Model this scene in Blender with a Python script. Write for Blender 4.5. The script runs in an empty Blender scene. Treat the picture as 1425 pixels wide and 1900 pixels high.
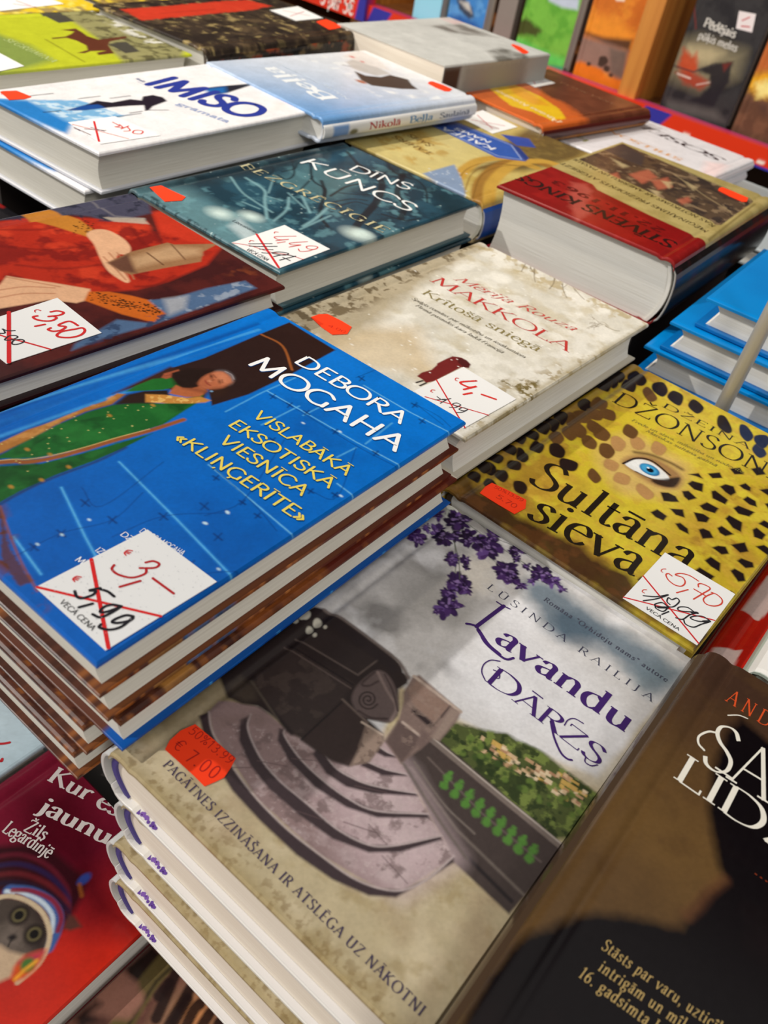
import bpy, math, random, unicodedata
import numpy as np
from mathutils import Matrix, Vector

# ------------------------------------------------------------------ camera, light, exposure
SC = bpy.context.scene
COL = SC.collection
# metres; X runs along the rows of books, Y away from the viewer, Z up, the low table top is Z = 0
PITCH, ROLL, HEAD, EYE = 0.7079137, 0.2147466, 0.55, 0.445
FPX, IW, IH = 1544.53, 1425.0, 1900.0
def cam_axes():
    cp, sp, cr, sr = math.cos(PITCH), math.sin(PITCH), math.cos(ROLL), math.sin(ROLL)
    fwd = np.array([0, cp, -sp]); up = np.array([0, sp, cp]); right = np.array([1.0, 0, 0])
    r, u = cr*right + sr*up, -sr*right + cr*up
    c, s = math.cos(HEAD), math.sin(HEAD)
    M = np.array([[c, -s, 0], [s, c, 0], [0, 0, 1]])
    return M@r, M@u, M@fwd
CR, CU, CF = cam_axes()
cam = bpy.data.cameras.new('camera')
cam.sensor_fit = 'VERTICAL'; cam.sensor_height = 36.0; cam.lens = FPX/IH*36.0
cam.clip_start = 0.01; cam.clip_end = 50
cam.dof.use_dof = True; cam.dof.focus_distance = 0.40
cam.dof.aperture_fstop = cam.lens/1000/0.0021
camo = bpy.data.objects.new('camera', cam); COL.objects.link(camo)
camo.matrix_world = Matrix(((CR[0], CU[0], -CF[0], 0), (CR[1], CU[1], -CF[1], 0), (CR[2], CU[2], -CF[2], EYE), (0, 0, 0, 1)))
SC.camera = camo

SC.view_settings.view_transform = 'Standard'; SC.view_settings.look = 'None'
SC.view_settings.gamma = 1.0; SC.view_settings.use_curve_mapping = False
SC.view_settings.exposure = 0.0
wd = bpy.data.worlds.new('shop_ambient'); SC.world = wd; wd.use_nodes = True
bg = wd.node_tree.nodes['Background']; bg.inputs[0].default_value = (1.0, 0.95, 0.88, 1); bg.inputs[1].default_value = 0.50

def lamp(name, kind, loc, target, energy, color, **kw):
    l = bpy.data.lights.new(name, kind); l.energy = energy; l.color = color
    for k, v in kw.items(): setattr(l, k, v)
    o = bpy.data.objects.new(name, l); COL.objects.link(o); o.location = loc
    o.rotation_euler = (Vector(target)-Vector(loc)).to_track_quat('-Z', 'Y').to_euler()
    return o
# ceiling spots of the shop, plus an added front fill
KEYDIR = Vector((-0.58, -0.50, 0.60))
lamp('ceiling_spot', 'SPOT', tuple(Vector((-.2, .4, .2))+KEYDIR*3.6), (-.25, .45, .2), 250, (1, .955, .89), spot_size=math.radians(60), spot_blend=.6, shadow_soft_size=.035)
lamp('front_spot', 'SPOT', (1.5, -1.1, 2.0), (-.2, .4, .2), 75, (1, .95, .88), spot_size=math.radians(70), spot_blend=.7, shadow_soft_size=.30)  # soft fill added to brighten the shaded page edges
lamp('shelf_spot', 'SPOT', (-1.0, .2, 2.0), (-.6, 1.15, .2), 100, (1, .89, .74), spot_size=math.radians(64), spot_blend=.7, shadow_soft_size=.05)

# ------------------------------------------------------------------ helpers
def ray(x, y):
    return CR*(x-IW/2)/FPX - CU*(y-IH/2)/FPX + CF
def at(x, y, z):                       # photo point on the level z -> world
    d = ray(x, y); return d*((z-EYE)/d[2]) + np.array([0, 0, EYE])
def at_y(x, y, wy):                    # photo point on the upright plane Y = wy
    d = ray(x, y); return d*(wy/d[1]) + np.array([0, 0, EYE])
def lin(c):
    c = np.asarray(c, float)/255.0
    return np.where(c <= .04045, c/12.92, ((c+.055)/1.055)**2.4)

MATS = {}
def node_mat(name, build):
    if name in MATS: return MATS[name]
    m = bpy.data.materials.new(name); m.use_nodes = True
    build(m.node_tree, m.node_tree.nodes['Principled BSDF']); MATS[name] = m
    return m
def print_mat(name='printed_cover', rough=.30, spec=.5, coat=0.0):
    def b(nt, p):
        a = nt.nodes.new('ShaderNodeAttribute'); a.attribute_name = 'ink'
        nt.links.new(a.outputs['Color'], p.inputs['Base Color'])
        n = nt.nodes.new('ShaderNodeTexNoise'); n.inputs['Scale'].default_value = 60; n.inputs['Detail'].default_value = 3
        r = nt.nodes.new('ShaderNodeMapRange'); r.inputs[3].default_value = rough-.05; r.inputs[4].default_value = rough+.07
        nt.links.new(n.outputs['Fac'], r.inputs[0]); nt.links.new(r.outputs[0], p.inputs['Roughness'])
        p.inputs['Specular IOR Level'].default_value = spec
        p.inputs['Coat Weight'].default_value = coat; p.inputs['Coat Roughness'].default_value = .12
    return node_mat(name, b)
def paper_mat(name, c1, c2, lines=900.0, axis=2):
    def b(nt, p):
        tc = nt.nodes.new('ShaderNodeTexCoord'); mp = nt.nodes.new('ShaderNodeMapping')
        s = [14.0, 14.0, 14.0]; s[axis] = lines; mp.inputs['Scale'].default_value = s
        n = nt.nodes.new('ShaderNodeTexNoise'); n.inputs['Scale'].default_value = 1.6; n.inputs['Detail'].default_value = 2
        rp = nt.nodes.new('ShaderNodeValToRGB')
        rp.color_ramp.elements[0].position = .3; rp.color_ramp.elements[1].position = .7
        rp.color_ramp.elements[0].color = (*lin(c1), 1); rp.color_ramp.elements[1].color = (*lin(c2), 1)
        bp = nt.nodes.new('ShaderNodeBump'); bp.inputs['Strength'].default_value = .25; bp.inputs['Distance'].default_value = .0004
        L = nt.links.new
        L(tc.outputs['Object'], mp.inputs[0]); L(mp.outputs[0], n.inputs['Vector']); L(n.outputs['Fac'], rp.inputs[0])
        L(rp.outputs[0], p.inputs['Base Color']); L(n.outputs['Fac'], bp.inputs['Height']); L(bp.outputs[0], p.inputs['Normal'])
        p.inputs['Roughness'].default_value = .85; p.inputs['Specular IOR Level'].default_value = .15
    return node_mat(name, b)
def plain_mat(name, c, rough=.5, metal=0.0, var=.06, scale=40):
    def b(nt, p):
        n = nt.nodes.new('ShaderNodeTexNoise'); n.inputs['Scale'].default_value = scale; n.inputs['Detail'].default_value = 4
        rp = nt.nodes.new('ShaderNodeValToRGB'); a = lin(c)
        rp.color_ramp.elements[0].color = (*(a*(1-var)), 1); rp.color_ramp.elements[1].color = (*np.minimum(a*(1+var), 1), 1)
        tc = nt.nodes.new('ShaderNodeTexCoord'); nt.links.new(tc.outputs['Object'], n.inputs['Vector'])
        nt.links.new(n.outputs['Fac'], rp.inputs[0]); nt.links.new(rp.outputs[0], p.inputs['Base Color'])
        p.inputs['Roughness'].default_value = rough; p.inputs['Metallic'].default_value = metal
    return node_mat(name, b)
def wood_mat(name, c1, c2, axis=2):
    def b(nt, p):
        tc = nt.nodes.new('ShaderNodeTexCoord'); mp = nt.nodes.new('ShaderNodeMapping')
        s = [60.0, 60.0, 60.0]; s[axis] = 3.0; mp.inputs['Scale'].default_value = s
        n = nt.nodes.new('ShaderNodeTexNoise'); n.inputs['Scale'].default_value = 1.0; n.inputs['Detail'].default_value = 6; n.inputs['Distortion'].default_value = .6
        rp = nt.nodes.new('ShaderNodeValToRGB')
        rp.color_ramp.elements[0].position = .35; rp.color_ramp.elements[1].position = .7
        rp.color_ramp.elements[0].color = (*lin(c1), 1); rp.color_ramp.elements[1].color = (*lin(c2), 1)
        L = nt.links.new
        L(tc.outputs['Object'], mp.inputs[0]); L(mp.outputs[0], n.inputs['Vector']); L(n.outputs['Fac'], rp.inputs[0]); L(rp.outputs[0], p.inputs['Base Color'])
        p.inputs['Roughness'].default_value = .45
    return node_mat(name, b)

def link_mesh(name, verts, faces, mat, parent=None, ink=None, smooth=False, label=None):
    me = bpy.data.meshes.new(name)
    me.from_pydata([tuple(map(float, v)) for v in verts] if not isinstance(verts, np.ndarray) else verts.tolist(), [], faces)
    if ink is not None:
        a = me.color_attributes.new('ink', 'FLOAT_COLOR', 'POINT')
        buf = np.ones((len(verts), 4), np.float32); buf[:, :3] = ink
        a.data.foreach_set('color', buf.ravel())
    if smooth: me.polygons.foreach_set('use_smooth', np.ones(len(me.polygons), bool))
    me.materials.append(mat); me.update()
    o = bpy.data.objects.new(name, me); COL.objects.link(o)
    if parent is not None: o.parent = parent
    if label: o['label'] = label
    return o
def tag(o, label, cat, group=None):
    o['label'] = label; o['category'] = cat
    if group: o['group'] = group
    return o
def empty(name, loc, rot, label, cat, group=None):
    o = bpy.data.objects.new(name, None); COL.objects.link(o); o.empty_display_size = .02
    o.location = loc; o.rotation_euler = rot
    return tag(o, label, cat, group)
def structure(o): o['kind'] = 'structure'; return o
def box_geo(x0, y0, z0, x1, y1, z1):
    v = [(x0,y0,z0),(x1,y0,z0),(x1,y1,z0),(x0,y1,z0),(x0,y0,z1),(x1,y0,z1),(x1,y1,z1),(x0,y1,z1)]
    f = [(3,2,1,0),(4,5,6,7),(0,1,5,4),(1,2,6,5),(2,3,7,6),(3,0,4,7)]
    return v, f
def boxes(name, bs, mat, parent=None, bevel=.0015, label=None):
    V, F = [], []
    for b in bs:
        v, f = box_geo(*b); F += [tuple(i+len(V) for i in q) for q in f]; V += v
    o = link_mesh(name, V, F, mat, parent, label=label)
    if bevel:
        m = o.modifiers.new('bevel', 'BEVEL'); m.width = bevel; m.segments = 2
    return o

# ------------------------------------------------------------------ lettering: a pen drawn alphabet (cap height 100)
G = {
'A':'76|-.5 6,0 37,100|- 37,100 70,0|-.7 18,36 56,36|s 6,0,11|s 69,0,12',
'B':'64|- 14,0 14,100|~ 14,100 36,100 52,90 52,68 38,55 14,54|~ 14,54 40,54 58,42 58,16 40,0 14,0|s 10,0,8|s 10,100,8',
'C':'80|~ 74,84 58,99 40,101 18,86 7,50 18,14 40,-1 58,1 75,16',
'D':'86|- 14,0 14,100|~ 14,100 42,100 68,86 79,50 68,14 42,0 14,0|s 10,0,8|s 10,100,8',
'E':'62|- 14,0 14,100|- 14,100 54,100|- 14,52 46,52|- 14,0 56,0|s 10,0,8|s 10,100,8|v 54,95,7|v 56,5,8|v 46,52,5',
'F':'58|- 14,0 14,100|- 14,100 52,100|- 14,52 44,52|s 14,0,12|s 10,100,8|v 52,94,7',
'G':'84|~ 74,84 58,99 40,101 18,86 7,50 18,14 40,-1 58,1 73,10|- 73,6 73,42|s 70,44,13',
'H':'84|- 16,0 16,100|- 68,0 68,100|- 16,52 68,52|s 16,0,12|s 16,100,12|s 68,0,12|s 68,100,12',
'I':'32|- 16,0 16,100|s 16,0,12|s 16,100,12',
'J':'36|~ 20,100 20,40 20,8 12,-10 -2,-14|s 20,100,12',
'K':'76|- 14,0 14,100|-.6 16,46 62,100|- 28,58 68,0|s 14,0,12|s 14,100,12|s 62,100,10|s 68,0,11',
'L':'58|- 14,0 14,100|- 14,0 54,0|s 10,0,8|s 14,100,12|v 54,7,9',
'M':'98|-.55 12,0 18,100|- 18,100 49,8|-.55 49,8 80,100|- 80,100 87,0|s 12,0,11|s 87,0,12|s 14,100,8|s 84,100,8',
'N':'88|-.6 16,0 16,100|- 16,100 72,0|-.6 72,0 72,100|s 16,0,11|s 12,100,9|s 72,100,11',
'O':'92|~ 46,101 18,88 6,50 18,12 46,-1 74,12 86,50 74,88 46,101',
'P':'62|- 14,0 14,100|~ 14,100 38,100 55,90 57,70 50,54 36,47 14,47|s 14,0,12|s 10,100,8',
'R':'72|- 14,0 14,100|~ 14,100 38,100 54,90 55,72 46,57 32,52 14,52|- 34,52 66,0|s 14,0,12|s 10,100,8|s 66,0,9',
'S':'58|~ 50,84 40,98 26,101 11,92 9,75 20,60 38,49 51,35 51,14 38,1 24,-1 12,4 6,16',
'T':'70|- 35,0 35,100|- 5,100 65,100|s 35,0,13|v 5,94,7|v 65,94,7',
'U':'82|~ 15,100 15,40 18,14 32,0 48,-1 62,8 67,30 67,100|s 15,100,12|s 67,100,11',
'V':'76|- 6,100 38,0|-.55 38,0 70,100|s 6,100,12|s 70,100,11',
'W':'104|- 4,100 30,0|-.5 30,0 54,90|- 54,90 76,0|-.5 76,0 100,100|s 4,100,11|s 100,100,11',
'X':'74|- 8,100 66,0|-.5 8,0 66,100',
'Y':'70|- 4,100 35,48|-.5 66,100 35,48|- 35,48 35,0|s 35,0,12|s 4,100,11|s 66,100,10',
'Z':'70|-.8 10,100 62,100|- 62,100 8,0|-.8 8,0 64,0|v 10,93,7|v 64,7,8',
'a':'50|~ 10,48 16,60 28,64 37,55 37,38 37,12 41,2 48,3|~ 37,37 22,33 10,25 8,12 17,1 28,4 37,14',
'b':'58|- 13,0 13,102|~ 13,44 24,62 38,63 50,50 52,30 46,10 32,-1 20,1 13,8|s 9,102,6',
'c':'50|~ 44,50 36,61 27,63 13,54 7,32 13,10 27,-1 36,1 46,12',
'd':'60|- 46,0 46,102|~ 46,50 36,61 28,63 14,54 8,32 14,8 26,-1 38,6 46,18|s 42,102,6|s 50,0,6',
'e':'52|~ 9,36 28,37 45,38 43,52 36,61 27,63 13,54 7,32 13,10 27,-1 38,2 47,13',
'f':'34|~ 40,94 32,102 22,98 17,80 17,40 17,0|- 4,60 32,60|s 17,0,12',
'g':'54|~ 26,63 12,57 8,43 13,29 26,24 39,30 43,44 38,58 26,63|~ 16,26 10,14 18,6 38,2 46,-10 36,-26 18,-27 6,-18 10,-4 20,5|- 40,58 52,61',
'h':'62|- 14,0 14,102|~ 14,44 26,60 38,62 46,52 47,36 47,0|s 14,0,11|s 10,102,6|s 47,0,11',
'i':'30|- 15,0 15,60|o 15,86,7|s 15,0,11|s 11,60,6',
'j':'28|~ 15,60 15,20 14,-8 6,-24 -4,-24|o 15,86,7|s 11,60,6',
'k':'58|- 14,0 14,102|-.5 15,26 46,60|- 25,36 52,0|s 14,0,11|s 10,102,6|s 46,60,9|s 50,0,10',
'l':'30|- 15,0 15,102|s 15,0,11|s 11,102,6',
'm':'94|- 14,0 14,60|~ 14,42 26,60 38,62 46,52 47,36 47,0|~ 47,42 59,60 70,62 78,52 79,36 79,0|s 14,0,10|s 47,0,10|s 79,0,10|s 10,60,6',
'n':'62|- 14,0 14,60|~ 14,42 26,60 38,62 46,52 47,36 47,0|s 14,0,11|s 10,60,6|s 47,0,11',
'o':'60|~ 30,63 14,55 8,31 14,7 30,-1 46,7 52,31 46,55 30,63',
'p':'60|- 14,-30 14,60|~ 14,44 24,62 38,63 50,50 52,30 46,10 32,-1 20,1 13,10|s 14,-30,11|s 10,60,6',
'r':'44|- 14,0 14,60|~ 14,40 22,56 32,63 41,57|s 14,0,12|s 10,60,6',
's':'44|~ 38,51 31,61 21,63 11,56 11,44 21,36 32,29 38,17 32,4 20,-1 11,3 6,12',
't':'36|~ 16,82 16,50 16,14 20,1 28,0 35,6|- 5,60 33,60',
'u':'62|~ 14,60 14,24 17,6 27,-1 38,4 46,18|- 47,0 47,60|s 10,60,6|s 43,60,6|s 51,0,5',
'v':'56|- 6,60 28,0|-.5 28,0 51,60|s 6,60,10|s 51,60,9',
'w':'82|- 5,60 24,0|-.5 24,0 41,56|- 41,56 58,0|-.5 58,0 77,60|s 5,60,9|s 77,60,9',
'x':'54|- 8,60 48,0|-.5 6,0 46,60',
'y':'54|- 6,60 28,2|~.5 49,60 28,2 18,-22 6,-26|s 6,60,9|s 49,60,8',
'z':'50|-.8 8,60 44,60|- 44,60 6,0|-.8 6,0 46,0',
'0':'60|~ 30,100 15,88 9,50 15,12 30,0 45,12 51,50 45,88 30,100',
'1':'44|- 24,0 24,100|-.6 24,100 8,84|s 24,0,12',
'2':'58|~ 10,80 18,96 32,100 46,90 47,72 36,50 8,2|- 8,2 52,2',
'3':'58|~ 10,86 20,98 34,99 46,88 44,66 26,54|~ 26,54 46,48 52,28 42,6 24,-1 8,10',
'4':'60|- 42,0 42,100|-.6 42,100 6,30|- 6,30 56,30',
'5':'58|- 16,98 48,98|-.7 16,98 13,54|~ 13,54 30,60 46,50 50,30 40,6 22,-1 8,8',
'6':'60|~ 46,96 24,84 11,54 10,26 20,4 34,0 48,12 50,34 40,52 26,54 12,40',
'7':'56|- 8,98 50,98|- 50,98 22,0',
'8':'58|~ 29,100 14,90 14,70 29,54 48,36 46,10 29,0 12,10 10,36 29,54 44,70 44,90 29,100',
'9':'60|~ 48,60 36,46 22,48 10,64 13,88 26,100 40,97 50,76 48,44 36,14 14,2',
'.':'26|o 13,5,7','·':'26|o 13,40,7',',':'26|o 13,5,7|~.5 17,6 17,-8 8,-18','-':'40|- 8,34 32,34',
'"':'36|- 12,100 12,74|- 25,100 25,74',"'":'20|- 10,100 10,76','!':'28|- 14,30 14,100|o 14,5,7',
'«':'50|- 24,58 8,32|- 8,32 24,6|- 42,58 26,32|- 26,32 42,6','»':'50|- 8,58 24,32|- 24,32 8,6|- 26,58 42,32|- 42,32 26,6',
'€':'66|~ 58,88 40,100 20,86 12,50 20,14 40,0 58,12|-.6 2,60 46,60|-.6 2,42 44,42',
'%':'80|-.6 20,0 60,100|~.6 20,98 8,80 20,60 32,80 20,98|~.6 60,40 48,20 60,2 72,20 60,40',
'&':'80|~ 70,40 50,8 26,-1 10,14 14,36 44,66 44,90 30,100 18,88 24,62 72,0','/':'40|- 4,-6 36,104',
}
def smooth_pts(P, n=7, closed=None):
    P = np.asarray(P, float)
    if closed is None: closed = np.hypot(*(P[0]-P[-1])) < 1e-6
    m = len(P); out = []
    for i in range(m-1):
        p1, p2 = P[i], P[i+1]
        p0 = P[i-1] if i > 0 else (P[m-2] if closed else 2*p1-p2)
        p3 = P[i+2] if i+2 < m else (P[1] if closed else 2*p2-p1)
        for t in np.linspace(0, 1, n, endpoint=False):
            out.append(.5*((2*p1)+(-p0+p2)*t+(2*p0-5*p1+4*p2-p3)*t*t+(-p0+3*p1-3*p2+p3)*t**3))
    out.append(P[-1]); return np.array(out)
def ribbon(P, width, quads):
    """strip of quads along P; width is a function of the stroke direction"""
    P = np.asarray(P, float)
    d = np.gradient(P, axis=0) if len(P) > 2 else np.repeat((P[1]-P[0])[None], 2, 0)
    ln = np.hypot(d[:, 0], d[:, 1])+1e-9; d = d/ln[:, None]
    w = np.array([width(math.atan2(b, a)) for a, b in d])/2
    n = np.stack([-d[:, 1], d[:, 0]], 1)*w[:, None]
    A, B = P+n, P-n
    for i in range(len(P)-1): quads.append((A[i], B[i], B[i+1], A[i+1]))
def disc(c, r, quads, n=10):
    p = [(c[0]+r*math.cos(a), c[1]+r*math.sin(a)) for a in np.linspace(0, 2*math.pi, n, endpoint=False)]
    for i in range(1, n-1, 2): quads.append((np.array(p[0]), np.array(p[i]), np.array(p[i+1]), np.array(p[(i+2) % n])))
def glyph(ch, thick, thin, serif, quads, ox, ang=12):
    base = unicodedata.normalize('NFD', ch); marks = base[1:]; base = base[0]
    if base not in G: return 30
    it = G[base].split('|'); adv = float(it[0]); a0 = math.radians(ang)
    for s in it[1:]:
        k = s[0]; head, *rest = s.split(' ')
        pts = [tuple(float(q) for q in r.split(',')) for r in rest]
        if k in '-~':
            mlt = float(head[1:]) if len(head) > 1 else 1.0
            if not serif: mlt = 1.0
            tk = max(thin, thick*mlt)
            wf = (lambda f, tk=tk: math.hypot(tk*math.sin(f-a0), thin*math.cos(f-a0))) if serif else (lambda f: thick)
            P = np.array([(x+ox, y) for x, y in pts])
            if k == '~': P = smooth_pts(P, 6)
            ribbon(P, wf, quads)
            if not serif:
                for c in (P[0], P[-1]): disc(c, thick/2, quads, 8)
        elif k == 's' and serif:
            x, y, h = pts[0]; y = y+thin/2 if y < 30 else y-thin/2
            quads.append(tuple(np.array(q) for q in ((x+ox-h, y-thin/2), (x+ox+h, y-thin/2), (x+ox+h, y+thin/2), (x+ox-h, y+thin/2))))
        elif k == 'v' and serif:
            x, y, h = pts[0]
            quads.append(tuple(np.array(q) for q in ((x+ox-thin/2, y-h), (x+ox+thin/2, y-h), (x+ox+thin/2, y+h), (x+ox-thin/2, y+h))))
        elif k == 'o':
            x, y, r = pts[0]; disc((x+ox, y), max(r, thick*.55), quads)
    top = 116 if base.isupper() else 80
    cx = ox+adv/2
    for m in marks:
        if m == '\u0304': ribbon([(cx-18, top), (cx+18, top)], lambda f: max(thin*1.3, thick*.55), quads)
        if m == '\u030c':
            ribbon([(cx-14, top+8), (cx, top-8)], lambda f: thick*.7, quads); ribbon([(cx, top-8), (cx+14, top+8)], lambda f: thick*.5, quads)
        if m == '\u0327': ribbon([(cx+2, -10), (cx-4, -28)], lambda f: thick*.7, quads)
    return adv
def text_quads(s, thick=13, thin=3.6, serif=True, track=0.0, ang=12, slant=0.0):
    q, x = [], 0.0
    for ch in s:
        if ch == ' ': x += 32+track; continue
        x += glyph(ch, thick, thin, serif, q, x, ang)+track
    if slant: q = [tuple(np.array((p[0]+slant*p[1], p[1])) for p in k) for k in q]
    return q, max(x-track, 1.0)

# ------------------------------------------------------------------ printing: colours of a flat sheet, in millimetres from its lower left corner
def value_noise(X, Y, scale, seed, octs=4):
    rs = np.random.RandomState(seed); out = np.zeros_like(X); amp, tot = 1.0, 0.0
    for o in range(octs):
        g = rs.rand(64, 64); x, y = X/scale*(2**o)+rs.rand()*40, Y/scale*(2**o)+rs.rand()*40
        xi, yi = np.floor(x).astype(int), np.floor(y).astype(int); fx, fy = x-xi, y-yi
        fx, fy = fx*fx*(3-2*fx), fy*fy*(3-2*fy)
        a, b, c, d = g[xi % 64, yi % 64], g[(xi+1) % 64, yi % 64], g[xi % 64, (yi+1) % 64], g[(xi+1) % 64, (yi+1) % 64]
        out += amp*((a*(1-fx)+b*fx)*(1-fy)+(c*(1-fx)+d*fx)*fy); tot += amp; amp *= .55
    return out/tot
class Sheet:
    """a rectangle w x h mm with a grid of ink colours, plus crisp lettering polygons"""
    def __init__(s, w, h, cell, to_mm, base=(255, 255, 255)):
        s.w, s.h, s.to_mm = w, h, to_mm
        s.nx, s.ny = max(2, int(round(w/cell))+1), max(2, int(round(h/cell))+1)
        s.X, s.Y = np.meshgrid(np.linspace(0, w, s.nx), np.linspace(0, h, s.ny), indexing='ij')
        s.C = np.empty((s.nx, s.ny, 3)); s.C[:] = lin(base)
        s.cell = cell; s.quads = []; s.qcol = []; s.qz = []; s.nl = 0
    def mm(s, pts): return np.array([s.to_mm(*p) for p in pts])
    def _win(s, P, pad):
        x0, y0 = P.min(0)-pad; x1, y1 = P.max(0)+pad
        i0, i1 = int(max(0, np.floor(x0/s.w*(s.nx-1)))), int(min(s.nx, np.ceil(x1/s.w*(s.nx-1))+1))
        j0, j1 = int(max(0, np.floor(y0/s.h*(s.ny-1)))), int(min(s.ny, np.ceil(y1/s.h*(s.ny-1))+1))
        return (slice(i0, i1), slice(j0, j1)) if i1 > i0 and j1 > j0 else None
    def _put(s, w, m, col):
        c = col if callable(col) else None
        v = c(s.X[w], s.Y[w]) if c else lin(col)
        s.C[w] = s.C[w]*(1-m[..., None])+v*m[..., None]
    def _sd(s, P, w, closed):
        X, Y = s.X[w], s.Y[w]; D = np.full(X.shape, 1e9); ins = np.zeros(X.shape, bool)
        Q = np.vstack([P, P[:1]]) if closed else P
        for a, b in zip(Q[:-1], Q[1:]):
            d = b-a; L = d@d+1e-12; t = np.clip(((X-a[0])*d[0]+(Y-a[1])*d[1])/L, 0, 1)
            D = np.minimum(D, np.hypot(X-a[0]-t*d[0], Y-a[1]-t*d[1]))
            if closed and abs(d[1]) > 1e-12:
                ins ^= ((a[1] > Y) != (b[1] > Y)) & (X < a[0]+d[0]*(Y-a[1])/d[1])
        return D, ins
    def poly(s, pts, col, soft=.5, a=1.0, smooth=False, rough=0, seed=1, rs=4.0, mm=False):
        P = np.array(pts, float) if mm else s.mm(pts)
        if smooth: P = smooth_pts(np.vstack([P, P[:1]]), 5)[:-1]
        w = s._win(P, soft*2+rough*2+1)
        if not w: return
        D, ins = s._sd(P, w, True); sd = np.where(ins, D, -D)
        if rough: sd = sd+(value_noise(s.X[w], s.Y[w], rs, seed)-.5)*2*rough
        m = np.clip(.5+sd/(soft+1e-6)/2, 0, 1)*a; s._put(w, m, col)
    def line(s, pts, width, col, soft=.3, a=1.0, smooth=False, mm=False):
        P = np.array(pts, float) if mm else s.mm(pts)
        if smooth: P = smooth_pts(P, 6)
        w = s._win(P, width+soft*2+1)
        if not w: return
        D, _ = s._sd(P, w, False)
        s._put(w, np.clip(.5+(width/2-D)/(soft+1e-6)/2, 0, 1)*a, col)
    def blob(s, p, r, col, soft=.6, a=1.0, ry=None, rough=0, seed=1, rot=0.0, mm=False):
        c = np.array(p, float) if mm else s.mm([p])[0]; ry = ry or r; R = max(r, ry)
        w = s._win(c[None], R+soft*2+rough*2+1)
        if not w: return
        x, y = s.X[w]-c[0], s.Y[w]-c[1]; cr, sr = math.cos(rot), math.sin(rot); x, y = x*cr+y*sr, -x*sr+y*cr
        sd = (1-np.hypot(x/r, y/ry))*min(r, ry)
        if rough: sd = sd+(value_noise(s.X[w], s.Y[w], max(1.0, R*.5), seed)-.5)*2*rough
        s._put(w, np.clip(.5+sd/(soft+1e-6)/2, 0, 1)*a, col)
    def noise(s, col, scale, seed, lo=.5, hi=.65, a=1.0, pts=None, octs=4, sx=1.0, sy=1.0, soft=3):
        m = np.clip((value_noise(s.X*sx, s.Y*sy, scale, seed, octs)-lo)/(hi-lo), 0, 1)*a
        if pts is not None:
            P = s.mm(pts); w = (slice(0, s.nx), slice(0, s.ny)); D, ins = s._sd(P, w, True)
            m = m*np.clip(.5+np.where(ins, D, -D)/soft/2, 0, 1)
        s._put((slice(0, s.nx), slice(0, s.ny)), m, col)
    def grad(s, p0, p1, col, a0=0.0, a1=1.0):
        A, B = s.mm([p0, p1]); d = B-A
        t = np.clip(((s.X-A[0])*d[0]+(s.Y-A[1])*d[1])/(d@d), 0, 1); s._put((slice(0, s.nx), slice(0, s.ny)), a0+(a1-a0)*t, col)
    def grain(s, amt=.10, scale=1.1, seed=77, blotch=.10):
        n = value_noise(s.X, s.Y, scale, seed, 3)-.5; m = value_noise(s.X, s.Y, 9.0, seed+1, 3)-.5
        s.C = np.clip(s.C*(1+amt*2*n+blotch*2*m)[..., None], 0, 1)
    # crisp polygons
    def ink(s, quads, col):
        c = lin(col); s.nl += 1          # later ink lies a hair above earlier ink
        for q in quads: s.quads.append([tuple(p) for p in q]); s.qcol.append(c); s.qz.append(min(s.nl, 14)*1.2e-5+(len(s.qz) % 13)*8e-7)
    def text(s, t, p0, p1, cap, col, shadow=None, **kw):
        """t runs along the baseline p0 -> p1 (photo points); cap height in mm"""
        A, B = s.mm([p0, p1])
        if not np.isscalar(cap):       # photo points of the foot and the head of one stem
            a, b = s.mm(cap); e = (B-A)/np.hypot(*(B-A)); cap = abs((b-a)@np.array([-e[1], e[0]]))
        s.text_mm(t, A, B, cap, col, shadow, **kw)
    def text_mm(s, t, A, B, cap, col, shadow=None, **kw):
        A, B = np.array(A, float), np.array(B, float)
        q, adv = text_quads(t, **kw); d = B-A; L = np.hypot(*d); ex = d/L; ey = np.array([-ex[1], ex[0]])
        f = lambda p, o: A+o+ex*p[0]*L/adv+ey*p[1]*cap/100
        if shadow: s.ink([[f(p, np.array(shadow[0])) for p in k] for k in q], shadow[1])
        s.ink([[f(p, 0) for p in k] for k in q], col)
    def pen(s, strokes, width, col, smooth=True, mm=False):
        """hand written strokes with a round felt tip"""
        q = []
        for st in strokes:
            P = np.array(st, float) if mm else s.mm(st)
            if smooth and len(P) > 2: P = smooth_pts(P, 6)
            ribbon(P, lambda f: width, q)
            for c in (P[0], P[-1]): disc(c, width/2, q, 10)
        s.ink(q, col)
# ------------------------------------------------------------------ books
PAPER = {
 'white': paper_mat('paper_white', (216, 214, 207), (230, 229, 224)),
 'grey': paper_mat('paper_grey', (212, 208, 197), (226, 223, 213)),
 'cream': paper_mat('paper_cream', (232, 220, 204), (244, 235, 221)),
}
INK = print_mat('printed_cover', .32, .28)
MATT = print_mat('printed_matt', .55, .35)
GLOSS = print_mat('printed_gloss', .2, .3, .0)
LABEL = print_mat('label_paper', .6, .3)

def zm(ox, oy, s, pts):                # points read off an enlarged crop of the photo
    return [(ox+x/s, oy+y/s) for x, y in pts]

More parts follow.
